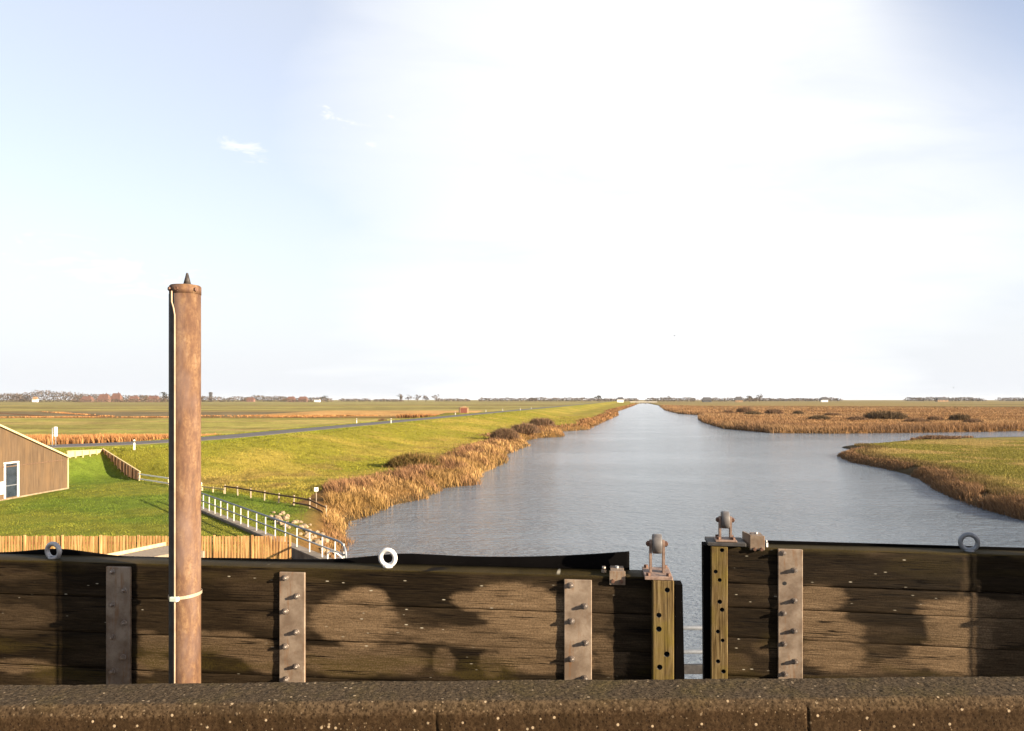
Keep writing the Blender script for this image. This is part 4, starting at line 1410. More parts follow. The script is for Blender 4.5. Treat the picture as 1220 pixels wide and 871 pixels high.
# timber landing between the gate and the picket fence
def landing():
    d = 28.0
    zA = ztop(661, d)
    root = empty('timber_landing', ((175 - 610) / F * d, d, 0), 0, 'grey boarded timber landing with pale edge boards below the picket fence', 'landing')
    ox = (175 - 610) / F * d
    def P(px, py, dd): return Vector(((px - 610) / F * dd - ox, dd - d, ztop(py, dd)))
    a = P(124, 665.0, 28.6); b = P(166, 668.5, 26.0); c = P(240, 654.5, 27.0); e = P(196, 650.0, 31.0)
    m = MB(); n = 9
    for i in range(n):
        q0 = a.lerp(b, (i + .06) / n); q1 = a.lerp(b, (i + .94) / n); r0 = e.lerp(c, (i + .06) / n); r1 = e.lerp(c, (i + .94) / n)
        m.prism([q0, q1, r1, r0], (0, 0, -0.05))
    m.build('deck_boards', MAT['grey_boards'], root)
    m = MB(); m.bar(a + Vector((0, 0.06, 0.05)), e + Vector((0, .06, 0.05)), 0.07, 0.16); m.build('edge_board', MAT['picket_pale'], root)
    m = MB(); m.bar(b + Vector((0, -.06, 0.0)), c + Vector((0, -.06, 0.0)), 0.07, 0.14); m.build('edge_board', MAT['grey_boards'], root)
    for i in range(8):
        p = b.lerp(c, 0.45 + i * 0.07) + Vector((0, -0.15, -0.08))
        m = MB(); m.box((p.x, p.y, p.z - 0.35), (0.10, 0.05, 0.62)); m.build('baluster', MAT['white'], root)
    for q in (a, c, e):
        m = MB(); m.box((q.x, q.y + 0.02, (q.z + 1.0) / 2 - 0.12), (0.16, 0.16, q.z - 0.9)); m.build('leg', MAT['grey_boards'], root)
landing()

# ------------------------------------------------------------------ gates
class Plane:
    def __init__(self, px0, d0, px1, d1, ztop_):
        self.a = Vector(((px0 - 610) / F * d0, d0)); b = Vector(((px1 - 610) / F * d1, d1))
        self.u = (b - self.a).normalized()
        self.n = Vector((self.u.y, -self.u.x))
        self.yaw = math.atan2(self.u.y, self.u.x)
        self.zt = ztop_
    def empty(self, name, label, cat):
        return empty(name, (self.a.x, self.a.y, self.zt), self.yaw, label, cat)
    def X(self, px, off=0.0):
        k = (px - 610) / F
        p = self.a + self.n * off
        return (k * p.y - p.x) / (self.u.x - k * self.u.y)
    def Z(self, px, py, off=0.0):
        s = self.X(px, off)
        y = (self.a + self.n * off + self.u * s).y
        return EYE - (py - HZ) / F * y - self.zt
    def L(self, px, py, off=0.0):
        return Vector((self.X(px, off), -off, self.Z(px, py, off)))

def plank_mesh(name, x0, x1, z0, z1, th, dryf, mossf, seed, step=0.012):
    """rounded plank swept along X, fine grid on its front so that stains can follow their own outline"""
    bev = 0.003
    nz = max(4, int((z1 - z0) / 0.011))
    prof = [(0.0, z0 + bev)] + [(0.0, z0 + bev + (z1 - z0 - 2 * bev) * i / nz) for i in range(1, nz)] + [(0.0, z1 - bev), (bev * .4, z1 - bev * .3), (bev * 1.4, z1), (th * .5, z1), (th, z1), (th, z0), (bev, z0)]
    prof = np.array(prof)
    nx = int((x1 - x0) / step) + 1
    xs = np.linspace(x0, x1, nx)
    Xg = np.repeat(xs[:, None], len(prof), 1); Yg = np.repeat(prof[None, :, 0], nx, 0).copy(); Zg = np.repeat(prof[None, :, 1], nx, 0).copy()
    wob = (fbm(Xg * 3, Zg * 40 + seed * 7, seed) - 0.5) * 0.006
    Yg += np.where(Yg < 0.02, wob, 0)
    Zg += (fbm(Xg * 1.5, Zg * 0 + seed, seed + 5) - 0.5) * 0.006
    co = np.stack([Xg, Yg, Zg], -1).reshape(-1, 3)
    m = len(prof)
    idx = np.arange(nx * m).reshape(nx, m)
    q = np.stack([idx[:-1], np.roll(idx[:-1], -1, 1), np.roll(idx[1:], -1, 1), idx[1:]], -1).reshape(-1, 4)
    bm_me = np_mesh(name, co, q[:, ::-1], True)
    dry = np.clip(dryf(co[:, 0], co[:, 2]), 0, 1); moss = np.clip(mossf(co[:, 0], co[:, 2], co[:, 1]), 0, 1)
    for nm, v in (('dry', dry), ('moss', moss)):
        at_ = bm_me.attributes.new(nm, 'FLOAT', 'POINT')
        at_.data.foreach_set('value', v.astype(np.float32))
    # end caps
    b = bmesh.new(); b.from_mesh(bm_me)
    b.verts.ensure_lookup_table()
    b.faces.new([b.verts[i] for i in idx[0]])
    b.faces.new([b.verts[i] for i in idx[-1][::-1]])
    bmesh.ops.recalc_face_normals(b, faces=b.faces[:])
    b.to_mesh(bm_me); b.free()
    return bm_me

def stain(pl, blobs, floor=0.02, seed=0, cuts=()):
    """blobs: (px, py, rx, ry, weight) in photo pixels -> smooth dry patches with ragged rims"""
    loc = [(pl.X(px), pl.Z(px, py), rx * 0.0037, ry * 0.0037, w) for px, py, rx, ry, w in blobs]
    def f(X, Z):
        out = np.full(X.shape, -1.0)
        zm = float(np.mean(Z)); k = sum(zm < c for c in cuts)
        tone = (0.0, 0.05, 0.0, 0.07, 0.03, 0.05)[k % 6]
        X = X + (0.0, 0.02, -0.035, 0.03, -0.02, 0.03)[k % 6]
        nzx = (fbm(X * 9, Z * 14, seed + 3) - 0.5) * 0.55
        nz2 = (fbm(X * 9, Z * 150, seed + 9) - 0.5) * 0.9
        for cx, cz, rx, rz, w in loc:
            e = ((X - cx) / rx) ** 2 + ((Z - cz) / rz) ** 2
            v = sstep(1.25, 0.72, e + nzx + nz2) * w
            out = np.maximum(out, v)
        return tone + np.maximum(out, floor + 0.14 * sstep(0.5, 0.75, fbm(X * 2.2, Z * 16, seed + 21)))
    return f

# bolts
def nut_mesh(r=0.0098, h=0.010, stub=0.006, rs=0.0068):
    m = MB()
    m.cyl((0, 0, 0), (0, -0.003, 0), r * 1.35, n=16)
    m.cyl((0, -0.003, 0), (0, -0.003 - h, 0), r, r * 0.96, 6, smooth=False)
    m.cyl((0, -0.003 - h, 0), (0, -0.003 - h - stub, 0), rs, rs * 0.85, 12)
    return m.mesh('bolt')
NUT = nut_mesh()
NUT.materials.append(MAT['bolt'])
HEAD = MB().cyl((0, 0, 0), (0, -0.009, 0), 0.0085, 0.0078, 6, False).mesh('bolt'); HEAD.materials.append(MAT['rustbolt'])

def strap(gate, pl, pxl, pxr, pyt, zbot, bolts, label=None, holes=()):
    th = 0.013
    xa, xb = pl.X(pxl, th), pl.X(pxr, th)
    zt = pl.Z((pxl + pxr) / 2, pyt, th)
    m = MB(); m.box(((xa + xb) / 2, -th / 2, (zt + zbot) / 2), (xb - xa, th, zt - zbot), bevel=0.0025)
    o = m.build('strap_plate', MAT['strap'], gate)
    for px, py in bolts:
        p = pl.L(px, py, th + 0.012)
        b = link('bolt', NUT, None, o, (p.x, -th, p.z))
        b.rotation_euler = (0, random.uniform(0, 1), 0)
    for px, py in holes:
        p = pl.L(px, py, th)
        m = MB(); m.cyl((p.x, -th - 0.001, p.z), (p.x, -th + 0.004, p.z), 0.009, n=14); m.build('bolt_hole', MAT['black'], o)
    return o

def timber_post(gate, pl, pxl, pxr, pyt, zbot, pro, back, holes, name='end_post', hr=0.0115):
    xa, xb = pl.X(pxl, pro), pl.X(pxr, pro)
    zt = pl.Z((pxl + pxr) / 2, pyt, pro)
    m = MB(); m.box(((xa + xb) / 2, (back - pro) / 2, (zt + zbot) / 2), (xb - xa, pro + back, zt - zbot), bevel=0.004, seg=2)
    me = m.mesh(name)
    o = link(name, me, MAT['post'], gate)
    me.materials.append(MAT['black'])
    cm = MB()
    for px, py in holes:
        p = pl.L(px, py, pro)
        cm.cyl((p.x, -pro - 0.02, p.z), (p.x, -pro + 0.035, p.z), hr * random.uniform(0.9, 1.1), n=18)
    cme = cm.mesh('cutter'); cme.materials.append(MAT['black'])
    co = bpy.data.objects.new('cutter', cme); COL.objects.link(co)
    co.parent = gate
    bo = o.modifiers.new('b', 'BOOLEAN'); bo.operation = 'DIFFERENCE'; bo.object = co; bo.solver = 'EXACT'
    bpy.context.view_layer.update()
    dg = bpy.context.evaluated_depsgraph_get()
    nm = bpy.data.meshes.new_from_object(o.evaluated_get(dg))
    o.modifiers.clear()
    o.data = nm
    bpy.data.objects.remove(co)
    return o, xa, xb, zt

def eye_bolt(gate, pl, px, pyc, ro, r, mat, yoff, ztopl):
    """lifting eye: ring on a collar"""
    x = pl.X(px, -yoff)
    zc = pl.Z(px, pyc, -yoff)
    m = MB()
    m.torus((x, yoff, zc), ro, r, Vector((0.12, 1, 0.05)), 36, 14)
    m.cyl((x, yoff, ztopl), (x, yoff, ztopl + 0.010), r * 2.1, r * 1.9, 20)
    m.cyl((x, yoff, ztopl + 0.010), (x, yoff, zc - ro + r * 0.5), r * 1.5, r * 1.1, 18)
    return m.build('lifting_eye', mat, gate)

def roller(gate, base_c, base_s, h, wd, wr, gapw, mat_b):
    """base plate with two cheek plates carrying an edge-on wheel; local gate coords; wheel axis along X"""
    m = MB(); m.box(base_c, base_s, bevel=0.002)
    o = m.build('roller_bracket', mat_b, gate)
    zt = base_c[2] + base_s[2] / 2
    cx, cy = base_c[0], base_c[1]
    zc = zt + h
    for s in (-1, 1):
        m = MB()
        x = cx + s * (gapw / 2 + 0.005)
        n = 8
        prof = [(x - 0.005, cy - 0.022, zt - 0.001), (x - 0.005, cy + 0.022, zt - 0.001)] + [(x - 0.005, cy + 0.018 * math.cos(k / n * math.pi), zc + 0.018 * math.sin(k / n * math.pi)) for k in range(n + 1)]
        m.prism(prof, (0.010, 0, 0))
        m.build('cheek_plate', mat_b, o)
        m = MB(); xx = cx + s * (gapw / 2 + 0.010)
        m.cyl((xx, cy, zc), (xx + s * 0.010, cy, zc), 0.012, n=6, smooth=False); m.cyl((xx + s * 0.010, cy, zc), (xx + s * 0.014, cy, zc), 0.007, n=12)
        m.build('axle_nut', MAT['rustbolt'], o)
        for sy in (-1, 1):
            m = MB(); bx_ = cx + s * (base_s[0] / 2 - 0.016)
            m.cyl((bx_, cy + sy * (base_s[1] / 2 - 0.02), zt), (bx_, cy + sy * (base_s[1] / 2 - 0.02), zt + 0.012), 0.010, n=6, smooth=False)
            m.build('base_bolt', MAT['rustbolt'], o)
    m = MB()
    w2 = wd / 2
    ring = [(-w2, wr * 0.93), (-w2 * 0.85, wr * 0.985), (0, wr), (w2 * 0.85, wr * 0.985), (w2, wr * 0.93)]
    N = 32
    rows = [[m.bm.verts.new((cx + a, cy + b * math.cos(2 * math.pi * k / N), zc + b * math.sin(2 * math.pi * k / N))) for k in range(N)] for a, b in ring]
    for i in range(len(rows) - 1):
        for k in range(N):
            f = m.bm.faces.new((rows[i][k], rows[i][(k + 1) % N], rows[i + 1][(k + 1) % N], rows[i + 1][k])); f.smooth = True
    m.bm.faces.new(rows[0]); m.bm.faces.new(rows[-1][::-1])
    m.build('wheel', MAT['wheel'], o)
    return o

def angle_bracket(gate, pl, pxl, pxr, pyt, pyb, depth, tilt=0.0, tall=0.0):
    xa, xb = pl.X(pxl, 0.01), pl.X(pxr, 0.01)
    zb = pl.Z((pxl + pxr) / 2, pyb, 0.01)
    w = xb - xa
    m = MB()
    m.box(((xa + xb) / 2, -0.0065, (zb + tall) / 2), (w, 0.010, tall - zb), bevel=0.0015)
    m.box(((xa + xb) / 2, depth / 2 - 0.0015 , tall - 0.0052), (w * 0.86, depth, 0.010), bevel=0.0015)
    o = m.build('angle_bracket', MAT['strap'], gate)
    for s in (-1, 1):
        b = link('bolt', HEAD, None, o, ((xa + xb) / 2 + s * w * 0.27, -0.0115, zb * 0.55))
    m = MB(); m.cyl(((xa + xb) / 2, depth * 0.55, tall), ((xa + xb) / 2, depth * 0.55, tall + 0.008), 0.009, n=6, smooth=False); m.build('bolt', MAT['galv'], o)
    return o

# ---- left gate
ZL = EYE - (685 - HZ) / F * 3.2
PL = Plane(0, 3.5, 690, 3.2, ZL)
gl = PL.empty('timber_sluice_gate', 'dark timber gate leaf on the left with a black rubber strip on its top', 'gate')
blobsL = [(436, 712, 27, 14, .95), (425, 740, 52, 34, .8), (470, 752, 30, 16, .4), (575, 716, 36, 12, .8), (610, 712, 50, 18, .9), (640, 735, 58, 26, .85), (600, 760, 120, 14, .55),
          (400, 787, 60, 18, .55), (455, 785, 45, 18, .5), (520, 788, 14, 16, .45), (575, 790, 14, 16, .45), (640, 786, 60, 18, .7),
          (180, 765, 26, 14, .45), (275, 768, 45, 16, .55), (310, 786, 30, 16, .6), (175, 792, 25, 12, .5), (245, 765, 25, 14, .5), (20, 793, 55, 9, .5), (30, 735, 40, 14, .2), (720, 780, 18, 26, .45), (718, 730, 14, 20, .2)]
zs = [0.0, -0.159, -0.321, -0.484, -0.65, -0.82]
dl = stain(PL, blobsL, 0.02, 1, zs[1:])
def mossL(X, Z, Y):
    top = sstep(-0.012, 0.0, Z) * 0.75
    return np.maximum(top, 0.8 * sstep(0.50, 0.72, fbm(X * 4, Z * 18, 77)) * sstep(-0.32, -0.42, Z) + 0.35 * sstep(0.5, 0.7, fbm(X * 3, Z * 12, 79)) * sstep(-0.10, -0.03, Z))
xL0 = PL.X(-110); xL1 = PL.X(783)
zs = [0.0, -0.159, -0.321, -0.484, -0.65, -0.82]
for i in range(5):
    me = plank_mesh('plank', xL0, xL1, zs[i + 1] + 0.001, zs[i] - 0.001, 0.13, dl, mossL, 3 + i)
    link('plank', me, MAT['gate'], gl)
m = MB(); m.box(((xL0 + xL1) / 2, 0.07, -2.2), (xL1 - xL0, 0.12, 2.7)); m.build('lower_leaf', MAT['rail_brown'], gl)
zb = -0.8
strap(gl, PL, 126, 155, 675.5, zb, [(132, 682), (146, 704), (132, 721), (146, 743), (132, 760), (145, 784), (132, 801)])
strap(gl, PL, 332.5, 363, 682, zb, [(339, 689), (353, 711), (339, 729), (352, 754), (339, 771), (352, 795), (340, 810)])
strap(gl, PL, 672, 705, 691, zb, [(680, 698), (697, 723), (681, 741), (698, 767), (681, 786), (697, 809)])
po, xa, xb, zt = timber_post(gl, PL, 777.5, 803, 691.5, zb, 0.058, 0.10, [(795, 703), (785, 733), (785, 749.5), (794.5, 779.5), (786, 795)])
# rubber end seal
xs0, xs1 = PL.X(804.5, 0.0), PL.X(817.5, 0.0)
m = MB(); m.prism([(xs0, -0.01, PL.Z(808, 696)), (xs1 - 0.016, -0.01, PL.Z(808, 696)), (xs1, -0.01, zb), (xs0, -0.01, zb)], (0, 0.075, 0)); m.build('end_seal', MAT['rubber'], gl)
# black rubber strip along the back of the top
def strip(gate, pl, prof, yb, name='rubber_strip', th=0.012):
    m = MB()
    pts = []
    for px, py in prof:
        pts.append((pl.X(px, -yb), pl.Z(px, py, -yb)))
    # dense smooth interpolation
    xs = np.array([p[0] for p in pts]); zs_ = np.array([p[1] for p in pts])
    n = 240
    q = np.linspace(xs[0], xs[-1], n)
    zz = np.interp(q, xs, zs_)
    ker = np.ones(13) / 13
    zsm = np.convolve(np.pad(zz, 6, mode='edge'), ker, 'valid')
    zsm[-8:] = zz[-8:]
    # the strip hangs backward where it stands low and bows forward where it stands high
    bow = np.clip(zsm, 0, 0.08)
    rows = []
    for i in range(n):
        z = zsm[i]
        yy = yb + 0.012 * math.sin(i * 0.05)
        lo = -0.06
        rows.append([m.bm.verts.new((q[i], yb, lo)), m.bm.verts.new((q[i], yb + 0.0, -0.003)), m.bm.verts.new((q[i], yy + bow[i] * 0.25, z)),
                     m.bm.verts.new((q[i], yy + th + bow[i] * 0.25, z + 0.001)), m.bm.verts.new((q[i], yb + th, 0.0)), m.bm.verts.new((q[i], yb + th, lo))])
    for i in range(n - 1):
        for k in range(6):
            f = m.bm.faces.new((rows[i][k], rows[i][(k + 1) % 6], rows[i + 1][(k + 1) % 6], rows[i + 1][k])); f.smooth = k in (0, 1)
    m.bm.faces.new(rows[0]); m.bm.faces.new(rows[-1][::-1])
    return m.build(name, MAT['rubber'], gate)
strip(gl, PL, [(-110, 660), (0, 659.5), (30, 657.5), (50, 655), (66, 654.5), (85, 656), (110, 659.5), (145, 663), (180, 664.8), (230, 664.6), (290, 665.5), (350, 667.5), (400, 667.5), (440, 664.5), (475, 660.5), (495, 661.5), (560, 664.3), (620, 664.2), (690, 662), (750, 658.2)], 0.133)
eye_bolt(gl, PL, 63.5, 656.5, 0.034, 0.0105, MAT['galv'], 0.055, 0.0)
eye_bolt(gl, PL, 462, 664.5, 0.034, 0.0108, MAT['white_eye'], 0.055, 0.0)
# roller on the end post
p = PL.L(784.5, 690.5, 0.03)
cx = (PL.X(768.5, 0.055) + PL.X(801, 0.055)) / 2
roller(gl, (cx, 0.034, zt + 0.0075), (0.114, 0.19, 0.014), 0.118, 0.038, 0.042, 0.044, MAT['roller'])
angle_bracket(gl, PL, 726, 745, 670, 697, 0.10, 0, 0.022)
m = MB()
x = PL.X(719.5, -0.06)
m.cyl((x, 0.06, 0), (x, 0.06, 0.012), 0.012, n=6, smooth=False); m.cyl((x, 0.06, 0.012), (x, 0.06, 0.026), 0.008, n=12); m.build('top_bolt', MAT['bolt'], gl)

# ---- right gate
ZR = EYE - (653.2 - HZ) / F * 3.6
PR = Plane(926, 3.6, 1220, 3.43, ZR)
gr = PR.empty('timber_sluice_gate', 'higher dark timber gate leaf on the right with a grey ring on its top', 'gate')
blobsR = [(975, 712, 42, 16, .75), (962, 735, 36, 26, .85), (975, 750, 50, 16, .8), (1000, 780, 42, 22, .8), (940, 775, 40, 10, .3), (1030, 795, 40, 10, .4),
          (1140, 738, 40, 26, .85), (1118, 752, 26, 40, .7), (1135, 775, 45, 30, .85), (1172, 722, 24, 12, .75), (1185, 745, 60, 30, .5), (1225, 745, 60, 34, .45), (1215, 790, 60, 20, .35), (1085, 793, 30, 10, .5),
          (880, 790, 26, 14, .25), (1150, 700, 4, 40, .2), (1166, 750, 5, 55, .9)]  # last blob paints the sunlit gap between conduit and pipe shadows as paler wood
zr = [0.0, -0.176, -0.291, -0.434, -0.62, -0.80]
dr = stain(PR, blobsR, 0.03, 5, zr[1:])
def mossR(X, Z, Y):
    top = sstep(-0.012, 0.0, Z) * 0.9
    return np.maximum(top, 0.5 * sstep(0.52, 0.72, fbm(X * 4, Z * 18, 177)) * sstep(-0.36, -0.46, Z) + 0.4 * sstep(0.5, 0.7, fbm(X * 3, Z * 12, 179)) * sstep(-0.16, -0.05, Z))
xR0 = PR.X(856); xR1 = PR.X(1360)
zr = [0.0, -0.176, -0.291, -0.434, -0.62, -0.80]
for i in range(5):
    me = plank_mesh('plank', xR0, xR1, zr[i + 1] + 0.001, zr[i] - 0.001, 0.12, dr, mossR, 23 + i)
    link('plank', me, MAT['gate'], gr)
m = MB(); m.box(((xR0 + xR1) / 2, 0.065, -2.2), (xR1 - xR0, 0.11, 2.7)); m.build('lower_leaf', MAT['rail_brown'], gr)
m = MB(); m.box(((PR.X(880) + xR1) / 2, 0.130, -0.02), (xR1 - PR.X(880), 0.016, 0.064)); m.build('rubber_strip', MAT['rubber'], gr)
strap(gr, PR, 927, 956.5, 654.5, zb, [(934, 659.5), (947.5, 680), (947.5, 716.5), (934.5, 731.5), (947.5, 752.5), (935, 768), (948.5, 789), (936, 804)], None, [(935, 695)])
po, xa, xb, zt = timber_post(gr, PR, 847, 867, 651, zb, 0.03, 0.10,
    [(860.3, 655.5), (852.7, 681), (857.5, 691), (857.5, 717), (860.3, 726.5), (855.3, 752.5), (861, 763), (855.5, 788), (862, 800)], hr=0.010)
m = MB(); xs0, xs1 = PR.X(837.5, 0.0), PR.X(846.5, 0.02)
m.prism([(xs0, -0.012, PR.Z(842, 649)), (xs1 - 0.001, -0.012, PR.Z(842, 649)), (xs1 - 0.001, -0.012, zb), (xs0 + .006, -0.012, zb)], (0, 0.09, 0)); m.build('end_seal', MAT['rubber'], gr)
# black bearing plate on top of the post and the roller on it
xq0, xq1 = PR.X(843, 0.03), PR.X(889, 0.03)
m = MB(); m.box(((xq0 + xq1) / 2, 0.045, max(zt, 0.0) + 0.010), (xq1 - xq0, 0.16, 0.018), bevel=0.003); m.build('bearing_plate', MAT['dark_steel'], gr)
cx = (PR.X(853) + PR.X(881)) / 2
roller(gr, ((PR.X(857) + PR.X(872)) / 2 , 0.02, max(zt, 0) + 0.025), (0.100, 0.10, 0.010), 0.090, 0.036, 0.042, 0.040, MAT['roller'])
ab = angle_bracket(gr, PR, 895.5, 911, 634, 655.5, 0.09, 0, 0.058)
m = MB(); xa_ = PR.X(895.5, .01)
m.prism([(xa_ - 0.006, -0.012, 0.062), (xa_ - 0.03, 0.09, 0.062), (xa_ - 0.03, 0.09, 0.002), (xa_ - 0.006, -0.012, -0.01)], (0.008, 0, 0)); m.build('gusset', MAT['strap'], ab)
eye_bolt(gr, PR, 1154.5, 646, 0.036, 0.0105, MAT['galv_dark'], 0.055, 0.0)
m = MB(); x = PR.X(914, 0.0); m.cyl((x, 0.03, 0), (x, 0.03, 0.02), 0.010, n=6, smooth=False); m.cyl((x, 0.03, 0.02), (x, 0.03, 0.032), 0.006, n=10); m.build('top_bolt', MAT['galv'], gr)

# ------------------------------------------------------------------ pipes
def pipe(px, label, vis=True):
    d = 3.2
    x = (px - 610) / F * d
    z0 = 6.3
    zt_ = EYE - (341 - HZ) / F * d
    root = empty('rusty_pipe', (x, d, z0), 0, label, 'pipe', 'steel guide pipes in front of the gates')
    r = 0.0618
    H = zt_ - z0
    m = MB(); m.cyl((0, 0, 0), (0, 0, H - 0.035), r, n=64); m.build('shaft', MAT['rust'], root)
    m = MB()
    m.cyl((0, 0, H - 0.035), (0, 0, H - 0.003), r * 1.025, n=64); m.cyl((0, 0, H - 0.003), (0, 0, H + 0.002), r * 1.025, r * 0.95, n=64)
    cap = m.build('cap', MAT['rust'], root)
    for a in (R(226), R(262), R(330)):
        q = Vector((math.cos(a), math.sin(a), 0))
        c = q * (r * 1.02) + Vector((0, 0, H - 0.018))
        m = MB(); m.cyl(c, c + q * 0.008, 0.0085, n=6, smooth=False); m.build('set_screw', MAT['rustbolt'], cap)
    m = MB()
    m.cyl((0.008, 0, H), (0.008, 0, H + 0.008), 0.022, n=16)
    m.cyl((0.008, 0, H + 0.008), (0.008, 0, H + 0.046), 0.0155, 0.0065, n=16); m.cyl((0.008, 0, H + 0.046), (0.008, 0, H + 0.056), 0.0065, 0.004, n=12)
    m.build('spike', MAT['spike'], root)
    # conduit running down the shaded side
    ang = R(250)
    q = Vector((math.cos(ang), math.sin(ang), 0))
    a2 = R(259)
    q2 = Vector((math.cos(a2), math.sin(a2), 0))
    ro = r + 0.010
    pts = [q * (r + 0.014) + Vector((0, 0, H - 0.03)), q * (r + 0.014) + Vector((0, 0, H - 0.075)), q.lerp(q2, .6).normalized() * (ro + .002) + Vector((0, 0, H - 0.10)), q2 * ro + Vector((0, 0, H - 0.13)), q2 * ro + Vector((0, 0, H * 0.6)), q2 * ro + Vector((0, 0, H * 0.45)), q2 * (ro + 0.002) + Vector((0, 0, H * .25)), q2 * ro]
    m = MB(); m.tube(pts, 0.0032, 8); m.build('conduit', MAT['cable'], root)
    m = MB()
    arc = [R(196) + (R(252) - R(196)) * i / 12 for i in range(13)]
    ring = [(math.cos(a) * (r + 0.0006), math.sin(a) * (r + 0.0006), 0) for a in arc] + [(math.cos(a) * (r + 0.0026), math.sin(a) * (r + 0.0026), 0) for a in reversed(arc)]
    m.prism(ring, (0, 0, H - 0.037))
    m.build('shade_strip', MAT['dark_steel'], root)  # added strip, its dark colour stands in for shade on the pipe
    zc = EYE - (712 - HZ) / F * (d - r) - z0
    m = MB()
    N = 40
    rows = []
    for k in range(N):
        a = 2 * math.pi * k / N
        tilt = 0.006 * math.cos(a - R(20))
        c, s = math.cos(a), math.sin(a)
        rows.append([m.bm.verts.new((rr * c, rr * s, zc + dz + tilt)) for rr, dz in ((r + .0032, -.0065), (r + .0048, -.0065), (r + .0048, .0065), (r + .0032, .0065))])
    for k in range(N):
        for j in range(4):
            m.bm.faces.new((rows[k][j], rows[k][(j + 1) % 4], rows[(k + 1) % N][(j + 1) % 4], rows[(k + 1) % N][j]))
    band = m.build('clamp_band', MAT['band'], root)
    m = MB()
    c = q2 * (r + 0.012) + Vector((0, 0, zc - 0.004))
    m.box(c, (0.020, 0.034, 0.019), Euler((0, 0, a2)), bevel=0.002)
    cl = m.build('clamp_clip', MAT['clip'], band)
    return root
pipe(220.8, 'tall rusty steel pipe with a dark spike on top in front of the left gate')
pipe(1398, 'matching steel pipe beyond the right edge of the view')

# ------------------------------------------------------------------ parapet and deck
def parapet():
    dB, dF = 2.432, 2.258
    root_x, root_y = 0.0, dB
    yaw = R(1.35)
    zt_ = EYE - 0.9
    root = empty('concrete_parapet', (0, dB, zt_), yaw, 'rough brown concrete parapet along the bottom of the view', 'parapet')
    th = dB - dF
    # profile from back bottom over the top to front bottom; (y, z, face, edge)
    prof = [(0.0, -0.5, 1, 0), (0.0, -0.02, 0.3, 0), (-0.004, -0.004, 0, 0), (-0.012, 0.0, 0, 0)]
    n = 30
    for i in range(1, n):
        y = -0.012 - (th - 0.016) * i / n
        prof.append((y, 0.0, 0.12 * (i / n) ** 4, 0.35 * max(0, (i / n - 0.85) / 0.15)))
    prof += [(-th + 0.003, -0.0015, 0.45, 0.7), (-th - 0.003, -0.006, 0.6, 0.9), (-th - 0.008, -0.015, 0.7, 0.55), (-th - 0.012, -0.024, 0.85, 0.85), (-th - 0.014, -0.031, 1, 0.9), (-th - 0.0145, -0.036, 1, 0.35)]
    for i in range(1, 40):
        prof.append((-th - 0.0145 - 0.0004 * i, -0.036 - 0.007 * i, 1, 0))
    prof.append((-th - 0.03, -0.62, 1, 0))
    prof = np.array(prof)
    xs = np.concatenate([np.arange(-4.2, -2.0, 0.02), np.arange(-2.0, 2.0, 0.004), np.arange(2.0, 4.2, 0.02)])
    m = len(prof); nx = len(xs)
    X = np.repeat(xs[:, None], m, 1); Y = np.repeat(prof[None, :, 0], nx, 0).copy(); Z = np.repeat(prof[None, :, 1], nx, 0).copy()
    S = np.cumsum(np.r_[0, np.hypot(np.diff(prof[:, 0]), np.diff(prof[:, 1]))])[None, :].repeat(nx, 0)
    rough = (fbm(X * 60, S * 60, 5, 4) - 0.5) * 0.0042 + (fbm(X * 2.2, S * 3, 6, 3) - 0.5) * 0.007
    pits = sstep(0.66, 0.80, fbm(X * 110, S * 110, 8, 2)) * 0.0012
    face = prof[None, :, 2].repeat(nx, 0)
    disp = rough - pits
    Z += np.where(face < 0.5, disp, disp * 0.35)
    Y -= np.where(face > 0.5, disp, 0)
    # vertical shrinkage joints in the front face
    for px, dep in ((518, 0.0045), (963, 0.006), (332, 0.001), (686, 0.001)):
        xj = (px - 610) / F * 2.25
        wob = (fbm(S * 12, S * 0 + px, 4) - 0.5) * 0.012
        g = np.exp(-((X - xj - wob * 0.6) / 0.0036) ** 2)
        Y += g * dep * (face > 0.8)
    co = np.stack([X, Y, Z], -1).reshape(-1, 3)
    idx = np.arange(nx * m).reshape(nx, m)
    q = np.stack([idx[:-1, :-1], idx[:-1, 1:], idx[1:, 1:], idx[1:, :-1]], -1).reshape(-1, 4)
    me = np_mesh('parapet_wall', co, q, True)
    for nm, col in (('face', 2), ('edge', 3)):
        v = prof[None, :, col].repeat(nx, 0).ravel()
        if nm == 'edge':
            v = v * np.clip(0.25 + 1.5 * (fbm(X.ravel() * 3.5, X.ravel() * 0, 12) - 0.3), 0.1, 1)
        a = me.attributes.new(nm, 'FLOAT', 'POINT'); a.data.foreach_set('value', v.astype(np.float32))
    link('wall_body', me, MAT['concrete'], root)
parapet()

m = MB(); m.box((0, -1.2, EYE - 1.75), (9.0, 6.9, 0.3), bevel=0.01)
dk = m.build('bridge_deck', MAT['wall_concrete']); dk['kind'] = 'structure'

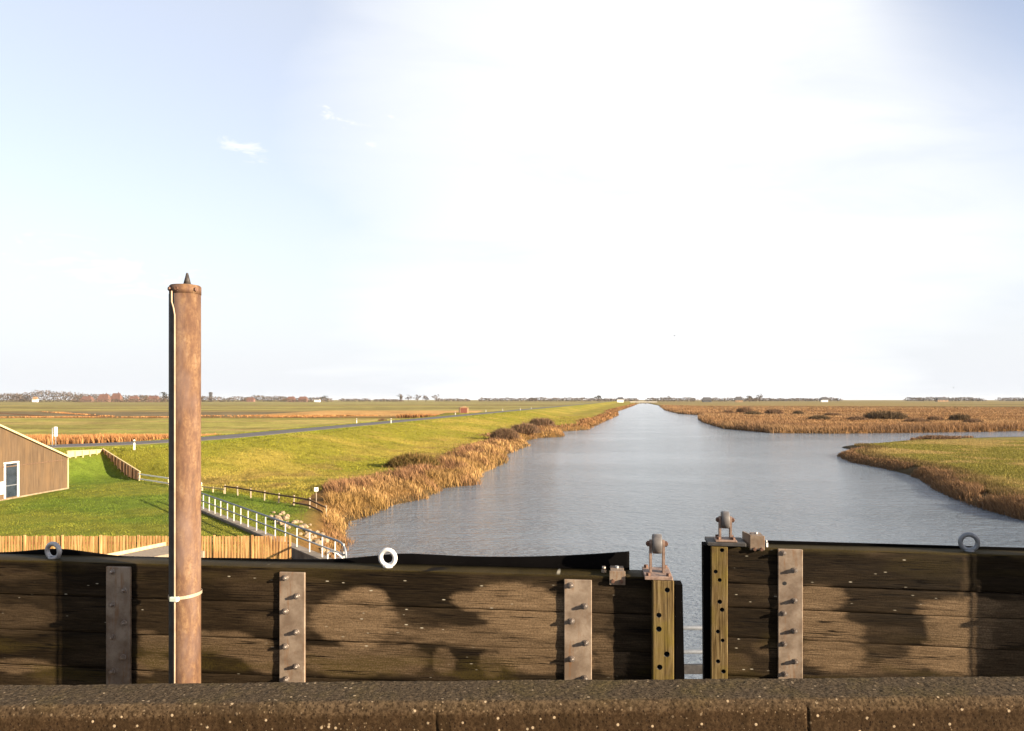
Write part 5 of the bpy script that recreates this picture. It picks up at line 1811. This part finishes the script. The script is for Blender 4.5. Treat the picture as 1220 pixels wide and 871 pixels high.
# service walkway railing glimpsed through the gap between the gates
def walkway():
    d = 9.0
    x0, x1 = (700 - 610) / F * d, (960 - 610) / F * d
    zf = ztop(806, d)
    root = empty('walkway_railing', ((x0 + x1) / 2, d, zf), 0, 'two bar tube railing glimpsed through the gap between the gates', 'railing')
    hw = (x1 - x0) / 2
    for py, r in ((748, 0.028), (776.5, 0.026)):
        m = MB(); z = ztop(py, d) - zf
        m.cyl((-hw, 0, z), (hw, 0, z), r, n=14); m.build('rail', MAT['galv_dark'], root)
    for sx in (-0.95, -0.05 - 0.4, 0.62):
        m = MB(); m.cyl((hw * sx, 0, -0.1), (hw * sx, 0, ztop(748, d) - zf), 0.026, n=12); m.build('post', MAT['galv'], root)
    m = MB(); m.box((0, 0.04, (ztop(793, d) + ztop(804, d)) / 2 - zf), (hw * 2, 0.05, (11) / F * d), bevel=0.004); m.build('toe_board', MAT['dark_steel'], root)
    wk = empty('walkway', ((x0 + x1) / 2, d - 0.6, zf), 0, 'pale grating walkway below the tube railing in the gap', 'walkway')
    m = MB()
    for i in range(10):
        m.box((0, -0.5 + i * 0.11, -0.03), (hw * 2, 0.085, 0.04))
    m.build('deck_slats', MAT['white'], wk)
    m = MB(); m.box((0, 0.62, -0.17), (hw * 2, 0.12, 0.2)); m.build('beam', MAT['dark_steel'], wk)
walkway()

# ------------------------------------------------------------------ birds
def bird(px, py, d, span, label, rz):
    x = (px - 610) / F * d; z = EYE - (py - HZ) / F * d
    m = MB()
    L = span * 0.42
    pts = [(0, -L * .5, 0), (0, -L * .38, 0.01), (0, -L * .1, 0), (0, L * .25, 0), (0, L * .5, 0)]
    m.tube(pts, [0.006, 0.03 * span / .5, 0.055 * span / .5, 0.035 * span / .5, 0.008], 8)
    for s in (-1, 1):
        m.prism([(0, -L * .2, 0.01), (s * span * .25, -L * .28, span * .10), (s * span * .5, -L * .02, span * .05), (s * span * .25, L * .02, span * .09), (0, L * .15, 0.01)], (0, 0, 0.012))
    o = m.build('flying_bird', MAT['spike'], None, (x, d, z))
    o.rotation_euler = (0, R(12), rz)
    tag(o, label, 'bird', 'birds in flight')
bird(803.5, 400, 90, 0.42, 'tiny dark bird flying high above the river', 0.9)
bird(1136, 462, 160, 0.5, 'tiny dark bird flying low over the right horizon', 0.4)

# ------------------------------------------------------------------ light, sky, camera
SUN_EL = R(15.0)
SUN_AZ = R(90 + 26.2)
S = Vector((math.sin(SUN_AZ) * math.cos(SUN_EL), math.cos(SUN_AZ) * math.cos(SUN_EL), math.sin(SUN_EL)))
sl = bpy.data.lights.new('sun', 'SUN')
sl.energy = 4.6
sl.angle = R(0.5)
sl.color = (1.0, 0.83, 0.62)
so = bpy.data.objects.new('sun', sl)
so.rotation_euler = S.to_track_quat('Z', 'Y').to_euler()
so.location = (30, -20, 40)
COL.objects.link(so)

def sky():
    w = bpy.data.worlds.new('World')
    scene.world = w
    w.use_nodes = True
    t = w.node_tree
    n = t.nodes
    bg = n['Background']
    st = n.new('ShaderNodeTexSky')
    st.sky_type = 'NISHITA'
    st.sun_disc = False
    st.sun_elevation = SUN_EL
    st.sun_rotation = SUN_AZ
    st.altitude = 5
    st.air_density = 1.0
    st.dust_density = 1.2
    st.ozone_density = 1.5
    tc = n.new('ShaderNodeTexCoord')
    def math_(op, a, b=0.0, clamp=False):
        m_ = n.new('ShaderNodeMath'); m_.operation = op; m_.use_clamp = clamp
        for s_, v in ((m_.inputs[0], a), (m_.inputs[1], b)):
            if isinstance(v, (int, float)): s_.default_value = v
            else: t.links.new(v, s_)
        return m_.outputs[0]
    def maprange(v, a, b, c=0.0, d=1.0):
        m_ = n.new('ShaderNodeMapRange'); m_.interpolation_type = 'SMOOTHSTEP'
        m_.inputs['From Min'].default_value = a; m_.inputs['From Max'].default_value = b
        m_.inputs['To Min'].default_value = c; m_.inputs['To Max'].default_value = d
        t.links.new(v, m_.inputs['Value'])
        return m_.outputs['Result']
    sep = n.new('ShaderNodeSeparateXYZ'); t.links.new(tc.outputs['Generated'], sep.inputs[0])
    # cloud-layer coordinates: direction projected on a flat layer
    den = math_('ADD', math_('MAXIMUM', sep.outputs[2], 0.0), 0.12)
    u = math_('DIVIDE', sep.outputs[0], den); v = math_('DIVIDE', sep.outputs[1], den)
    cmb = n.new('ShaderNodeCombineXYZ'); t.links.new(u, cmb.inputs[0]); t.links.new(v, cmb.inputs[1])
    def noise(vec, scale, det, rough, sc=(1, 1, 1), dist=0.0, off=(0, 0, 0)):
        mp = n.new('ShaderNodeMapping'); mp.inputs['Scale'].default_value = sc; mp.inputs['Location'].default_value = off
        t.links.new(vec, mp.inputs['Vector'])
        nd = n.new('ShaderNodeTexNoise'); nd.inputs['Scale'].default_value = scale; nd.inputs['Detail'].default_value = det
        nd.inputs['Roughness'].default_value = rough; nd.inputs['Distortion'].default_value = dist
        t.links.new(mp.outputs[0], nd.inputs['Vector'])
        return nd.outputs['Fac']
    big = noise(cmb.outputs[0], 0.35, 3, 0.5, (1, 1, 1), 0.3, (3.1, 1.7, 0))
    wisp = noise(cmb.outputs[0], 1.3, 8, 0.62, (0.8, 1.5, 1), 0.8, (0.4, 2.2, 0))
    puff = noise(cmb.outputs[0], 2.6, 8, 0.6, (0.55, 1.0, 1), 0.4, (7.4, 5.2, 0))
    # bright veil of cirrostratus straight over the river
    def toward(az, el):
        vd = n.new('ShaderNodeVectorMath'); vd.operation = 'DOT_PRODUCT'
        t.links.new(tc.outputs['Generated'], vd.inputs[0])
        a, e = R(az), R(el)
        vd.inputs[1].default_value = (math.sin(a) * math.cos(e), math.cos(a) * math.cos(e), math.sin(e))
        return vd.outputs['Value']
    veil = maprange(math_('ADD', toward(9, 19), math_('MULTIPLY', math_('SUBTRACT', big, 0.5), 0.22)), 0.79, 0.985)
    veil = math_('MULTIPLY', veil, maprange(wisp, 0.15, 0.6, 0.75, 1.0))
    thin = math_('MULTIPLY', maprange(wisp, 0.45, 0.72), 0.40)
    cl = math_('MULTIPLY', maprange(puff, 0.64, 0.76), 0.4)
    cov = math_('MAXIMUM', math_('MAXIMUM', veil, thin), cl, True)
    az_ = math_('MULTIPLY', math_('ARCTAN2', sep.outputs[0], sep.outputs[1]), 57.2958)
    el_ = math_('MULTIPLY', math_('ARCSINE', sep.outputs[2]), 57.2958)
    sph = n.new('ShaderNodeCombineXYZ'); t.links.new(az_, sph.inputs[0]); t.links.new(el_, sph.inputs[1])
    fray = noise(sph.outputs[0], 0.5, 8, 0.7, (0.5, 1.6, 1), 1.0)
    for a0, e0, ra, re_, pw in ((-19.6, 17.2, 2.2, 1.1, 0.95), (-10.6, 19.6, 5.5, 2.1, 1.0), (-28.5, 8.6, 11.0, 2.4, 1.0), (-30.0, 19.8, 2.6, 0.9, 0.5), (-22.0, 20.4, 1.8, 1.3, 0.35), (-29.0, 9.8, 1.6, 0.8, 0.6)):
        dx = math_('DIVIDE', math_('SUBTRACT', az_, a0), ra); dy = math_('DIVIDE', math_('ADD', math_('SUBTRACT', el_, e0), math_('MULTIPLY', math_('SUBTRACT', az_, a0), 0.12)), re_)
        e2 = math_('ADD', math_('MULTIPLY', dx, dx), math_('MULTIPLY', dy, dy))
        e2 = math_('ADD', e2, math_('MULTIPLY', math_('SUBTRACT', fray, 0.5), 5.5))
        cl = math_('MAXIMUM', cl, math_('MULTIPLY', maprange(e2, 1.3, -1.0), pw))
    cov = math_('MAXIMUM', cov, cl, True)
    hz = maprange(sep.outputs[2], 0.0, 0.30, 0.92, 0.0)
    mx = n.new('ShaderNodeMix'); mx.data_type = 'RGBA'
    cov = math_('MULTIPLY', math_('MAXIMUM', cov, 0.46, True), maprange(toward(39, 29), 0.968, 0.996, 1.0, 0.4))
    t.links.new(cov, mx.inputs[0])
    wb = n.new('ShaderNodeMix'); wb.data_type = 'RGBA'; wb.blend_type = 'MULTIPLY'; wb.inputs[0].default_value = 1.0
    t.links.new(st.outputs[0], wb.inputs[6]); wb.inputs[7].default_value = SKYTINT
    hm = n.new('ShaderNodeMix'); hm.data_type = 'RGBA'
    t.links.new(hz, hm.inputs[0]); t.links.new(wb.outputs[2], hm.inputs[6]); hm.inputs[7].default_value = (2.34, 2.53, 2.84, 1)
    t.links.new(hm.outputs[2], mx.inputs[6])
    mx.inputs[7].default_value = (CLOUD[0], CLOUD[1], CLOUD[2], 1)
    t.links.new(mx.outputs[2], bg.inputs['Color'])
    bg.inputs['Strength'].default_value = 0.07
SKYTINT = (1.0, 0.86, 0.88, 1)
CLOUD = (3.62, 3.68, 3.74)
sky()

def haze():
    m_ = bpy.data.materials.new('thin_winter_haze'); m_.use_nodes = True
    n = m_.node_tree.nodes; n.clear()
    out = n.new('ShaderNodeOutputMaterial'); v = n.new('ShaderNodeVolumePrincipled')
    v.inputs['Color'].default_value = (0.86, 0.90, 0.95, 1); v.inputs['Density'].default_value = 0.000018
    m_.node_tree.links.new(v.outputs[0], out.inputs['Volume'])
    b = MB(); b.box((0, 0, 20.0), (30000, 30000, 46))
    o = b.build('haze', m_); stuff(o)
haze()

cam = bpy.data.cameras.new('camera')
cam.sensor_fit = 'HORIZONTAL'
cam.sensor_width = 36.0
cam.lens = 36.0 * F / 1220.0
cam.shift_y = (HZ - 435.5) / 1220.0
cam.clip_start = 0.05
cam.clip_end = 40000
co = bpy.data.objects.new('camera', cam)
co.location = (0, 0, EYE)
co.rotation_euler = (R(90), 0, 0)
COL.objects.link(co)
scene.camera = co

vs = scene.view_settings
vs.view_transform = 'Standard'
vs.look = 'None'
vs.gamma = 1.0
vs.use_curve_mapping = False
vs.exposure = 2.1
scene.cycles.max_bounces = 6
scene.cycles.diffuse_bounces = 3
scene.cycles.glossy_bounces = 3
scene.cycles.transparent_max_bounces = 4
scene.cycles.caustics_reflective = False
scene.cycles.caustics_refractive = False
